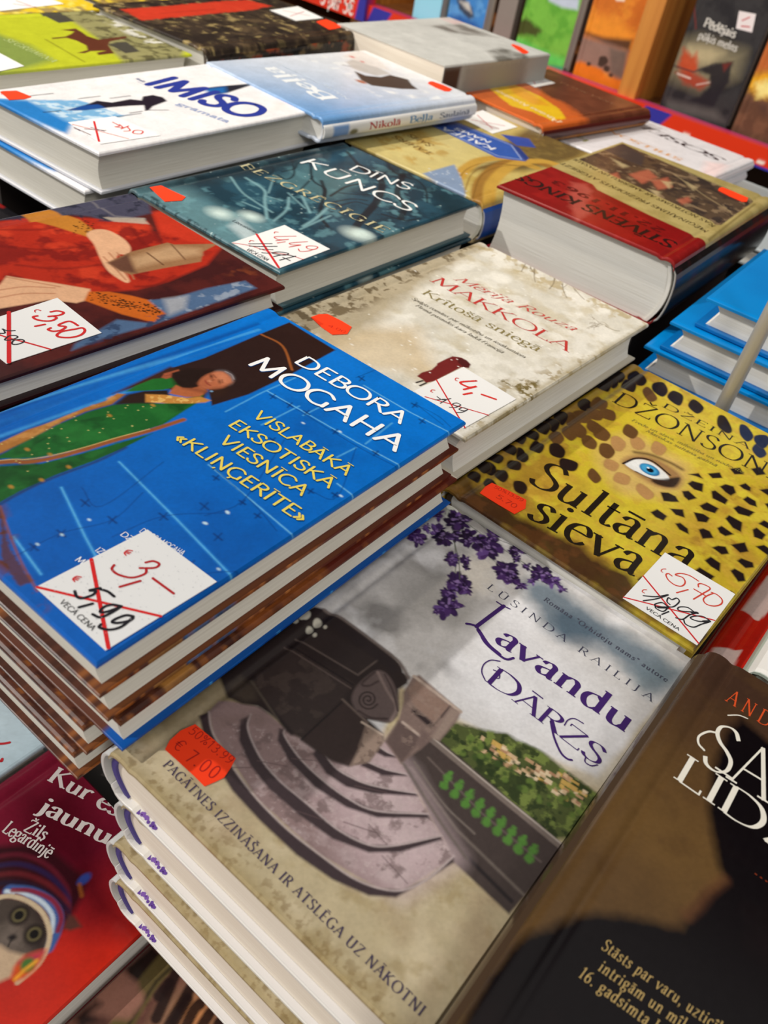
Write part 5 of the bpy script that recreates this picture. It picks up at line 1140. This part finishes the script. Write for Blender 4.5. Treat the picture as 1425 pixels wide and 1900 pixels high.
b.finish((220, 220, 220)); lift(-.27, .90, -.16, 1.06, .145)

b = Book('paperback_book', 'pale grey paperback with a dark tree, lying askew on the far pile', None, (-.499, .955), 3.10, .2470, .1500, .1950, .034, .9, (190, 192, 190), hard=False, paper='cream', mat=MATT)
S = b.sheet; c3 = lambda *p: zm(600, 0, 3.5625, p)
S.noise((178, 180, 178), 30, 2, .4, .8, .5)
S.poly(c3((700,170),(900,160),(1100,230),(1200,260),(1080,240),(860,220)), (96, 90, 84), 5, .85, rough=5, rs=8); S.poly(c3((1080,340),(1200,320),(1330,360),(1380,400),(1160,400)), (80, 78, 70), 4, .85, rough=5, rs=8)
S.poly(c3((760,120),(880,125),(960,150),(860,160)), (206, 176, 176), 3, .7); S.noise((206, 208, 206), 24, 6, .5, .75, .5)
sp = Sheet(195, 34, 1.2, lambda *p: (0, 0), (176, 176, 170)); sp.poly([(0,0),(28,0),(28,34),(0,34)], (70, 48, 40), 3, mm=True); sp.poly([(34,0),(150,0),(150,34),(34,34)], (150, 150, 144), 6, mm=True, rough=4)
b.spine_sheet = lambda: sp
b.finish()
b.stick('price_sticker', c3((1240,298),(1255,294),(1300,310),(1358,345),(1345,356),(1320,356),(1280,330)), ORANGE, None, 'plain orange sticker')
lift(-.64, .79, -.57, .94, .2470-.034)

# ------------------------------------------------------------------ horse cover and dark picture book
b = Book('hardcover_book', 'lime green hardcover with a brown galloping horse, far left', None, (-.780, .3335), -.0, .2380, .1450, .2150, .026, .9, (190, 198, 46), paper='grey', mat=GLOSS, spine_col=lin((90, 100, 40)))
S = b.sheet; z1 = lambda *p: zm(0, 0, 3.5625, p)
S.poly(z1((-400,60),(0,230),(200,300),(350,400),(200,445),(0,480),(-400,500)), (132, 152, 76), 6)
S.poly(z1((360,60),(700,40),(900,120),(1230,300),(1200,380),(810,400),(640,250)), (150, 146, 104), 3, .95); S.noise((96, 92, 62), 7, 2, .5, .62, .9, z1((360,60),(700,40),(1230,300),(1200,380),(810,400),(560,160)), soft=3); S.noise((226, 226, 220), 9, 3, .5, .62, .9, z1((560,60),(700,40),(1180,280),(1000,300),(740,170)), soft=4)
for p in (((225,70),(370,62),(495,140),(390,152)), ((715,290),(835,276),(925,340),(830,352))): S.poly(z1(*p), (76, 74, 66), 1.2)
S.line(z1((300,260),(560,410)), 1.4, (120, 116, 30), .8, .8)
S.poly(z1((405,198),(500,188),(545,215),(575,238),(650,262),(835,238),(838,250),(725,275),(715,300),(745,340),(755,352),(650,364),(640,348),(700,335),(600,338),(560,352),(510,350),(580,330),(570,300),(505,268),(440,250),(345,258),(345,250),(430,242),(470,225),(490,208)), (98, 52, 36), .8)
S.text('SEGRUMIŅA', *z1((20,262),(345,412)), 7, (190, 206, 140), thick=14, thin=7, track=14)
b.finish((200, 200, 190))
b.stick('price_label', z1((-60,325),(20,365),(160,440),(-20,478)), CARD, None, 'blank corner of a white price label')
lift(-.77, .36, -.65, .53, .212)
b = Book('hardcover_book', 'dark brown hardcover with blurred red title and figures on its spine', None, (-.632, .785), 3.195, .2450, .1500, .2330, .03, .9, (62, 52, 44), paper='grey', mat=GLOSS, bulge=.002)
S = b.sheet; z2 = lambda *p: zm(300, 0, 3.5625, p)
S.noise((96, 80, 60), 12, 2, .5, .66, .9); S.noise((170, 150, 100), 9, 3, .6, .7, .8); S.noise((40, 34, 32), 14, 4, .45, .6, .8)
S.poly(z1((800,62),(1100,40),(1425,10),(1640,0),(1800,40),(1640,70),(1300,100),(940,135)), (212, 62, 40), 2, .95, rough=2.5, rs=5)
S.line(z1((1050,90),(1425,60)), 1.2, (120, 40, 34), .8, .6)
S.poly(z2((-60,220),(120,290),(60,340),(-200,300)), (150, 140, 100), 3, .8)
sp = Sheet(233, 30, 1.2, lambda *p: (0, 0), (50, 42, 36)); sp.noise((120, 100, 66), 10, 3, .5, .62, .9); sp.noise((150, 70, 44), 12, 4, .58, .66, .9); sp.noise((24, 22, 22), 14, 8, .5, .6, .9)
b.spine_sheet = lambda: sp
b.finish((90, 80, 70))
b.stick('price_label', z2((715,70),(900,44),(1068,122),(888,140)), CARD, lambda sh: sh.pen([z2((800,72),(980,108)), z2((850,110),(940,80))], 1.2, (196, 120, 126)), 'white price label with faint red writing')
b.stick('price_sticker', z2((1022,146),(1050,138),(1085,130),(1140,152),(1188,182),(1150,192),(1110,198),(1060,170)), ORANGE, None, 'plain orange sticker')
lift(-.77, .57, -.65, .77, .215)
b = Book('hardcover_book', 'yellow hardcover edge at the top left behind the lime horse book', None, (-.932, .36), .0, .236, .145, .21, .024, 2, (226, 196, 40), paper='grey')
S = b.sheet; S.noise((150, 130, 90), 10, 3, .5, .62, .9); S.noise((240, 226, 120), 8, 4, .55, .65, .8); b.finish((200, 200, 180)); b.stick('price_label', z1((-40,-30),(200,-60),(420,28),(0,76)), CARD, lambda sh: sh.pen([z1((90,30),(240,50)), z1((110,10),(200,40))], 1.4, (196, 110, 116)), 'white price label with faint red writing'); lift(-.92, .38, -.80, .55, .212)
b = Book('hardcover_book', 'mottled yellow-brown hardcover at the top left behind the dark brown book', None, (-.960, .585), .0, .236, .158, .22, .024, 2, (150, 124, 66), paper='grey')
S = b.sheet; S.noise((70, 60, 44), 12, 5, .5, .6, .9); S.noise((226, 200, 60), 10, 6, .58, .66, .9); b.finish((200, 200, 180)); lift(-.95, .60, -.82, .78, .212)

# ------------------------------------------------------------------ far left dark cover
b = Book('hardcover_book', 'black hardcover with red letters peeping out left of the white figure books', None, (-.660, .135), .0, .150, .146, .205, .02, 1.2, (34, 32, 36), paper='grey')
S = b.sheet; z7 = lambda *p: zm(0, 120, 3.5625, p)
for p in (((-60,780),(0,815),(75,860),(60,885),(0,860),(-60,830)), ((85,868),(200,920),(190,945),(70,895)), ((-80,880),(40,930),(20,950),(-90,910))): S.poly(z7(*p), (176, 36, 34), 1, rough=1, rs=2)
b.finish((60, 60, 60)); lift(-.65, .15, -.53, .32, .13)

# ------------------------------------------------------------------ plain blue stack on the right and the rod in front of it
b = Book('hardcover_book', 'plain bright blue hardcover, topmost of the stack at the right edge', 'plain blue hardcovers in the right stack', (.0135, .7730), 3.1716, .225, .150, .210, .0225, 3, (0, 128, 205), paper='white', mat=INK, sq=.005, board=.003, spine_col=lin((0, 120, 200)), bulge=.005, page_curve=.006, turn=(0, 104, 178))
b.sheet.noise((0, 116, 192), 60, 2, .4, .7, .6); b.finish((236, 236, 234))
copy_book(b, 'plain blue hardcover second in the right stack, sticking out left under the topmost', None, -.0145, -.006, .225-.0226, .0)
copy_book(b, 'plain blue hardcover third in the right stack, its pages partly behind the yellow cover', None, -.024, -.009, .225-.0452, .0)
copy_book(b, 'plain blue hardcover lowest in the right stack, seen right of the metal rod', None, -.024, -.009, .225-.0678, .0)
lift(-.14, .575, -.02, .75, .225-.0678-.0225)
P = at(1410, 620, .2255)
rod = empty('metal_rod', (P[0], P[1]+.0, 0), (0, 0, 0), 'brushed grey metal rod standing before the blue stack at the right edge', 'rod')
def tube(name, r, z0, z1, mat, parent, n=28, bev=.0006):
    V, F = [], []
    zz = [z0, z0+bev, z1-bev, z1]; rr = [r-bev, r, r, r-bev]
    for z_, r_ in zip(zz, rr): V += [(r_*math.cos(a), r_*math.sin(a), z_) for a in np.linspace(0, 2*math.pi, n, endpoint=False)]
    for k in range(3): F += [(k*n+i, k*n+(i+1) % n, (k+1)*n+(i+1) % n, (k+1)*n+i) for i in range(n)]
    F += [tuple(range(n-1, -1, -1)), tuple(range(3*n, 4*n))]
    o = link_mesh(name, V, F, mat, parent); o.data.polygons.foreach_set('use_smooth', [len(p.vertices) == 4 for p in o.data.polygons]); return o
steel = plain_mat('brushed_steel', (176, 172, 164), .38, .25)
tube('rod_shaft', .0049, .0066, .60, steel, rod); tube('rod_foot', .014, .0006, .0066, steel, rod)

# ------------------------------------------------------------------ low row at the lower left
b = Book('hardcover_book', 'burgundy hardcover with a grey cat in a knitted hood, lower left', None, (-.2530, -.070), .004, .026, .1135, .196, .0255, .55, (112, 22, 44), mat=GLOSS, paper='white', bulge=.0015, sq=.0012, board=.002, turn=(120, 20, 40), spine_col=lin((92, 14, 34)))
S = b.sheet; w = lambda *p: zm(0, 1550, 3.393, p); w4 = lambda *p: zm(0, 1080, 2.318, p)
S.grad((60, 1640), (150, 1830), (196, 40, 22), 0, 1); S.poly(w((-600,760),(60,900),(300,620),(420,600),(600,720),(560,900),(200,1200),(-600,1700)), (190, 40, 24), 9, .7)
S.poly(w((150,-250),(500,-330),(640,0),(700,300),(880,610),(560,560),(430,330),(330,200),(150,130)), (64, 6, 18), 10, .8)
S.poly(w((-200,120),(100,60),(300,80),(470,210),(545,255),(548,300),(500,420),(400,580),(330,640),(290,500),(190,400),(0,360),(-200,400)), (50, 14, 22), 2, 1, True)
for k, c in enumerate(((92, 26, 40), (40, 30, 70), (100, 30, 36), (30, 22, 46))): S.line(w((-100,150+k*55),(120,120+k*60),(300,190+k*58),(420,330+k*45),(430,430+k*30)), 2.4, c, .8, .8, True)
S.poly(w((430,500),(470,510),(515,575),(440,600),(400,585)), (84, 50, 44), 1)
S.blob(w((530,275))[0], 2.2, (44, 60, 130), .8, ry=3.5); S.line(w((500,310),(515,380)), 1.6, (130, 70, 30), .8)
S.line(w((60,350),(180,362),(290,415),(355,500),(345,600),(300,700)), 6, (60, 90, 150), .8, 1, True); S.line(w((40,352),(170,372),(270,425),(330,510),(325,610)), 2.0, (196, 210, 222), .6, .9, True); S.line(w((80,345),(200,350),(330,410),(385,510),(365,600)), 2.2, (130, 30, 40), .6, .9, True)
for k in range(16):
    t = k/15; S.line(w((100+220*t-40*t*t, 372+30*t+200*t*t), (116+220*t-40*t*t, 392+30*t+200*t*t)), 1.2, (110, 30, 60), .4, .9)
S.poly(w((-400,560),(-60,390),(30,392),(100,398),(180,425),(260,500),(302,600),(290,700),(240,770),(150,790),(60,790),(-200,760)), (72, 62, 56), 1.2, 1, True)
S.noise((96, 84, 76), 5, 3, .5, .66, .7, w((-200,480),(100,410),(290,600),(200,760),(-100,740)), soft=3); S.poly(w((0,600),(60,560),(140,640),(150,720),(60,730),(-60,690)), (118, 106, 98), 4, .7)
S.poly(w((180,430),(270,510),(305,620),(260,740),(180,700),(280,600)), (40, 30, 32), 3, .9)
for p in ((120,503),(215,622)):
    S.blob(w(p)[0], 4.6, (40, 32, 30), .9); S.line(w((p[0]-24,p[1]+4),(p[0]-14,p[1]+22),(p[0]+8,p[1]+24),(p[0]+24,p[1]+8),(p[0]+20,p[1]-12)), .9, (196, 184, 150), .3, .9, True); S.blob(w(p)[0], 3.2, (92, 84, 58), .6); S.blob(w(p)[0], 2.0, (20, 18, 18), .4)
S.poly(w((50,640),(90,622),(105,645),(70,665)), (34, 28, 28), .8, 1, True); S.line(w((70,660),(50,700)), .6, (36, 30, 30), .4)
S.line(w((-100,430),(20,385),(100,388),(190,422),(270,492),(312,600),(300,700),(250,800),(180,870),(110,925)), 2.2, (196, 176, 146), .5, 1, True)
S.poly(w((-500,700),(0,690),(60,730),(150,750),(150,775),(110,800),(85,860),(70,890),(-20,930),(-500,1100)), (190, 164, 136), 1.2)
S.poly(w((100,920),(75,890),(90,830),(150,760),(240,730),(290,720),(270,780),(220,850),(150,905)), (206, 80, 30), 1.5); S.poly(w((130,800),(190,760),(270,735),(230,790)), (160, 40, 90), 2, .9); S.blob(w((175,815))[0], 3, (70, 110, 50), 1); S.line(w((95,905),(150,850),(230,790)), 1.5, (240, 170, 50), .8, .8)
CW = (206, 196, 194)
S.text('Kur es', *w4((200,852),(500,1010)), w4((205,852),(268,800)), CW, thick=17, thin=7); S.text('jaunu', *w4((160,985),(462,1132)), w4((205,852),(268,800)), CW, thick=17, thin=7)
S.text('Žils', *w4((98,1068),(186,1112)), 6.5, CW, thick=16, thin=8); S.text('Legardinjē', *w4((6,1072),(206,1190)), 6.5, CW, thick=16, thin=8)
b.finish((150, 40, 50))
b = Book('hardcover_book', 'pale blue hardcover with red handwriting left of the burgundy cat book', None, (-.375, -.068), .0, .026, .119, .196, .017, 1.2, (196, 214, 224), paper='grey', bulge=.0015)
S = b.sheet; S.grad((0, 1300), (80, 1400), (176, 198, 210), 0, .8); w5 = lambda *p: zm(0, 1080, 4.75, p)
S.pen([w5((-40,1560),(10,1580),(20,1560)), w5((-60,1430),(30,1425),(85,1415))], 1.4, (186, 40, 48)); b.finish((210, 210, 210))
b = Book('paperback_book', 'brown striped paperback cover partly hidden under the burgundy cat book', None, (-.1385, -.075), .0, .0095, .13, .195, .0085, .6, (122, 82, 70), hard=False, paper='grey', mat=GLOSS)
S = b.sheet
S.noise((84, 54, 48), 12, 3, .45, .62, .8); S.poly(w((800,830),(960,700),(1060,790),(960,900),(880,1000),(800,950)), (34, 26, 24), 1.5); S.line(w((1080,760),(960,900),(860,1040),(740,1240)), 10, (96, 84, 50), 1, .95)
S.line(w((1110,800),(985,920),(890,1060),(780,1240)), 1.6, (60, 52, 34), .6)
for st in (((640,1010),(740,1040),(840,1060)), ((690,960),(780,990),(860,1020)), ((600,1080),(720,1100),(800,1110)), ((740,900),(790,930),(830,960))): S.line(w(*st), 6.5, (150, 106, 92), 1.6, .9, True)
S.poly(w((470,1140),(600,1040),(640,1060),(560,1130),(600,1160),(500,1240)), (30, 22, 22), 2, .9)
S.poly(w((1060,1000),(1200,930),(1420,1180),(1500,1300),(900,1300),(960,1150)), (150, 112, 88), 4, .9); S.blob(w((1220,1140))[0], 8, (206, 140, 90), 4)
for st in (((1110,860),(1050,1000),(985,1150)), ((1200,960),(1130,1080),(1060,1200)), ((1260,1060),(1220,1100),(1160,1220)), ((1320,1120),(1270,1200)), ((1180,1030),(1100,1170)), ((1380,1180),(1340,1260)), ((1060,930),(1000,1010))): S.line(w(*st), 5.2, (36, 24, 24), .8, .95, True)
b.finish()

# ------------------------------------------------------------------ the wall shelf with upright books
SY = 1.5
def upright(name, label, px, w_, h_, t, base, cell=1.0, group=None, **kw):
    """a book standing face out; px is the photo point of its lower left cover corner"""
    Pw = at_y(px[0], px[1], SY); x0, z0 = Pw[0], SHELF
    b = Book(name, label, group, (0, 0), 0, 0, w_, h_, t, cell, base, reader=lambda x, y: ((at_y(x, y, SY)[0]-x0)*1000, (at_y(x, y, SY)[2]-z0)*1000), **kw)
    b.root.location = (x0, SY+t, z0+.0006); b.root.rotation_euler = (math.pi/2, 0, 0)
    return b
SHELF = .112
bc = empty('bookcase', (0, SY, 0), (0, 0, 0), 'orange-brown wooden bookcase with a price rail behind the table', 'bookcase')
oak = wood_mat('oak_post', (186, 114, 46), (216, 146, 66)); oakh = wood_mat('oak_board', (110, 66, 32), (150, 96, 48), 0)
boxes('shelf_board', [(-1.75, -.005, SHELF-.022, .35, .33, SHELF)], oakh, bc)
boxes('back_panel', [(-1.75, .30, -.75, .35, .33, 1.3)], plain_mat('panel_dark', (52, 32, 20), .7), bc)
for px0, px1 in ((1152, 1184), (668, 690)):
    a_ = at_y(px0, 190 if px0 > 900 else 35, SY)[0]; c_ = at_y(px1, 200 if px0 > 900 else 38, SY)[0]
    boxes('post', [(a_, -.03, -.75, c_, .32, 1.3)], oak, bc, .002)
boxes('lower_board', [(-1.75, -.01, SHELF-.09, -1.2, .1, SHELF-.05)], oakh, bc)
def panel(name, x0, z0, w_, h_, y_, draw, parent, base, cell=1.5, thick=.002, mat=None, rx=math.pi/2, label=None):
    """a printed flat strip in a plane facing the viewer"""
    sh = Sheet(w_*1000, h_*1000, cell, lambda px, py: ((at_y(px, py, SY+y_)[0]-x0)*1000, (at_y(px, py, SY+y_)[2]-z0)*1000), base); draw(sh)
    V = np.stack([sh.X/1000, 0*sh.X, sh.Y/1000], -1).reshape(-1, 3); nx, ny = sh.nx, sh.ny; I = np.arange(nx*ny).reshape(nx, ny)
    F = np.stack([I[:-1, :-1].ravel(), I[1:, :-1].ravel(), I[1:, 1:].ravel(), I[:-1, 1:].ravel()], 1).tolist(); C = sh.C.reshape(-1, 3)
    n0 = len(V); V = np.vstack([V, [(0, thick, 0), (w_, thick, 0), (w_, thick, h_), (0, thick, h_)]]); C = np.vstack([C, C[[0, 0, 0, 0]]])
    k = [int(I[0, 0]), int(I[-1, 0]), int(I[-1, -1]), int(I[0, -1])]
    F += [[n0+3, n0+2, n0+1, n0]]+[[k[i], n0+i, n0+(i+1) % 4, k[(i+1) % 4]] for i in range(4)]
    for q, c in zip(sh.quads, sh.qcol):
        b0 = len(V); V = np.vstack([V, [(x/1000, -.0003, z/1000) for x, z in q]]); C = np.vstack([C, [c]*4]); F.append([b0, b0+1, b0+2, b0+3])
    o = link_mesh(name, V, F, mat or INK, parent, C, label=label); o.location = (x0, y_, z0); return o
BLU = (58, 56, 160)
def strip(sh):
    sh.poly([(0,-5),(2200,-5),(2200,4),(0,4)], BLU, 1, mm=True)
    for x in (0.02, .30, .62, .94, 1.26, 1.56, 1.84):
        sh.poly([(x*1000,-5),(x*1000+40,-5),(x*1000+70,40),(x*1000+20,40)], BLU, 2, mm=True)
    for i in range(16): sh.poly([(i*130+60, 6), (i*130+72, 6), (i*130+74, 12), (i*130+62, 12)], (250, 230, 220), .8, mm=True)
panel('price_rail', -1.2, SHELF-.024, 1.5, .030, -.040, strip, bc, (226, 58, 28), 2.5, .03)
def promo(sh):
    sh.poly([(sh.w-24,-5),(sh.w+5,-5),(sh.w+5,90),(sh.w-10,90)], BLU, 1.5, mm=True)
    sh.text('3 par 5€', (594, 5), (655, 29), 26, (252, 244, 240), thick=15, serif=False)
pp = at_y(674, 41, SY-.05)
panel('price_sign', pp[0]-.5, pp[2], .5, .085, -.05, promo, bc, (226, 54, 30), 2.5, .03, label='red sign reading 3 par 5 euro')

b = upright('hardcover_book', 'dark upright book with a dragon and pale title, right of the wooden post', (1222, 195), .122, .190, .03, (58, 56, 58), cell=1.0, hard=True, mat=INK, paper='white', spine_col=lin((40, 36, 38)), bulge=.0015)
S = b.sheet; q4 = lambda *p: zm(1000, 0, 3.353, p)
S.noise((40, 38, 42), 22, 2, .45, .65, .8); S.poly(q4((850,260),(1000,240),(1180,300),(1280,330),(1230,480),(1000,560),(800,480)), (150, 140, 112), 14, .8); S.poly(q4((930,290),(1060,300),(1150,330),(1060,400),(920,380)), (206, 190, 150), 8, .7)
S.poly(q4((900,300),(950,350),(985,330),(985,440),(930,480),(860,420)), (196, 72, 36), 4, .9, rough=3); S.poly(q4((850,450),(960,450),(1070,520),(1000,560),(900,520)), (170, 60, 40), 4, .85, rough=3)
S.line(q4((960,0),(975,180)), 1.6, (150, 50, 40), 1.2, .7)
S.poly(q4((980,440),(1100,395),(1210,385),(1190,450),(1180,520),(1120,600),(1080,680),(880,640),(1000,600),(1060,540),(1060,470)), (42, 38, 44), 2.5, .95, rough=2); S.line(q4((800,400),(960,450),(1100,400)), 2, (60, 56, 60), 1)
S.line(q4((860,460),(940,490)), 2, (236, 226, 216), 1, .9); S.line(q4((980,530),(1060,515)), 1.6, (226, 216, 206), 1, .8); S.poly(q4((1140,400),(1200,390),(1150,450)), (120, 50, 44), 2, .8)
S.poly(q4((790,620),(900,640),(1100,690),(1150,760),(780,700)), (96, 94, 92), 6, .8)
S.text('Pēdējais', *q4((1020,165),(1215,240)), 12, (216, 212, 206), thick=18, thin=12); S.text('pūķis melns', *q4((985,240),(1225,325)), 11, (206, 202, 196), thick=18, thin=12)
b.finish((90, 90, 90))
b.stick('price_label', q4((1245,70),(1350,90),(1325,205),(1225,180)), (236, 226, 228), lambda sh: sh.pen([q4((1265,130),(1310,110)), q4((1260,165),(1310,170))], 2, (206, 110, 116)), 'small square price label')
b = upright('hardcover_book', 'upright orange book with elephants under a stormy sky, left of the post', (1061, 135), .0995, .19, .028, (206, 112, 40), cell=1.0, spine_col=lin((100, 46, 36)), edge=(226, 216, 196), mat=INK)
S = b.sheet; S.noise((226, 140, 50), 20, 2, .45, .65, .9)
S.poly(q4((280,120),(400,90),(560,180),(600,230),(560,290),(420,260),(270,200)), (240, 150, 50), 8, .9); S.poly(q4((260,195),(400,235),(580,250),(560,320),(420,290)), (80, 54, 40), 4, .95)
S.poly(q4((240,215),(420,270),(555,320),(520,500),(400,440),(200,400)), (150, 118, 106), 5); S.poly(q4((440,300),(550,320),(520,500),(440,470)), (106, 92, 84), 5, .8)
S.poly(q4((200,400),(260,385),(380,430),(420,490),(520,505),(510,600),(180,460)), (226, 120, 30), 3, 1, rough=2)
for x_, y_, r in ((400,380,9), (385,400,6), (420,430,6), (310,400,4), (445,470,4)): S.blob(q4((x_, y_))[0], r, (72, 54, 46), 1, ry=r*.8, rough=1.5, seed=x_)
S.poly(q4((470,-20),(540,-20),(530,12),(480,8)), (246, 220, 200), 1.5)
b.finish((220, 210, 190))
b = upright('hardcover_book', 'upright book with a green meadow cover, beyond the grey paperback', (950, 100), .108, .19, .028, (120, 186, 70), cell=1.0, spine_col=lin((30, 54, 30)), edge=(222, 218, 208), mat=INK)
S = b.sheet; gz = lambda *p: zm(740, 0, 2.08, p)
S.noise((96, 166, 56), 20, 2, .45, .65, .9); S.poly(gz((560,-40),(700,-40),(690,40),(630,30),(580,5)), (196, 206, 226), 3); S.poly(gz((440,140),(560,200),(640,230),(640,262),(430,220)), (92, 206, 96), 6, .9)
S.poly(gz((440,100),(490,70),(550,120),(530,140),(450,135)), (70, 62, 34), 4, .9, rough=3); S.poly(gz((420,-40),(510,-40),(480,40),(450,100),(430,100)), (40, 70, 40), 5, .9); S.poly(gz((420,225),(640,262),(640,280),(410,240)), (60, 150, 130), 3, .9)
b.finish((220, 216, 206))
b = upright('hardcover_book', 'upright blue book with a dark bird, behind the grey paperback', (828, 30), .085, .18, .028, (66, 134, 206), cell=1.0, spine_col=lin((150, 150, 150)), edge=(226, 218, 200), mat=INK)
S = b.sheet; S.noise((96, 160, 220), 16, 2, .5, .66, .8); S.poly(c3((880,0),(930,-10),(985,60),(995,120),(960,130),(900,70)), (60, 66, 80), 3, .95, rough=2); S.poly(c3((900,10),(960,20),(980,90),(940,60)), (206, 206, 200), 3, .9, rough=1.5); S.poly(c3((840,110),(900,100),(1000,150),(1040,190),(880,180)), (36, 84, 160), 4, .8)
b.finish((220, 214, 200))
boxes('divider', [(at_y(914, 60, SY)[0], .0, SHELF, at_y(946, 70, SY)[0], .22, SHELF+.22)], plain_mat('divider_grey', (136, 126, 120), .6), bc)
b = upright('hardcover_book', 'pale cyan upright book left of the blue bird book', (764, 22), .066, .17, .03, (150, 218, 242), cell=2.0, spine_col=lin((110, 130, 170)), mat=INK)
b.finish((220, 220, 220))
b = upright('hardcover_book', 'upright brown book with a yellow explosion at the right edge', (1352, 248), .13, .19, .03, (120, 84, 64), cell=1.0, spine_col=lin((70, 46, 36)), mat=INK)
S = b.sheet; S.noise((96, 66, 52), 18, 2, .45, .65, .8); S.poly(q4((1300,470),(1400,440),(1700,420),(1700,640),(1360,600),(1280,540)), (240, 176, 40), 7, .95, rough=5); S.poly(q4((1340,520),(1420,500),(1700,560),(1360,610)), (252, 236, 150), 5, .9, rough=4); S.poly(q4((1380,260),(1700,100),(1700,420),(1330,460)), (206, 110, 50), 8, .8); S.poly(q4((1360,640),(1425,640),(1425,720),(1380,700)), (90, 64, 56), 4, .7)
b.finish((200, 190, 180))
for b_ in TIER: boxes('raised_step', [b_], tm, tb, bevel=0)
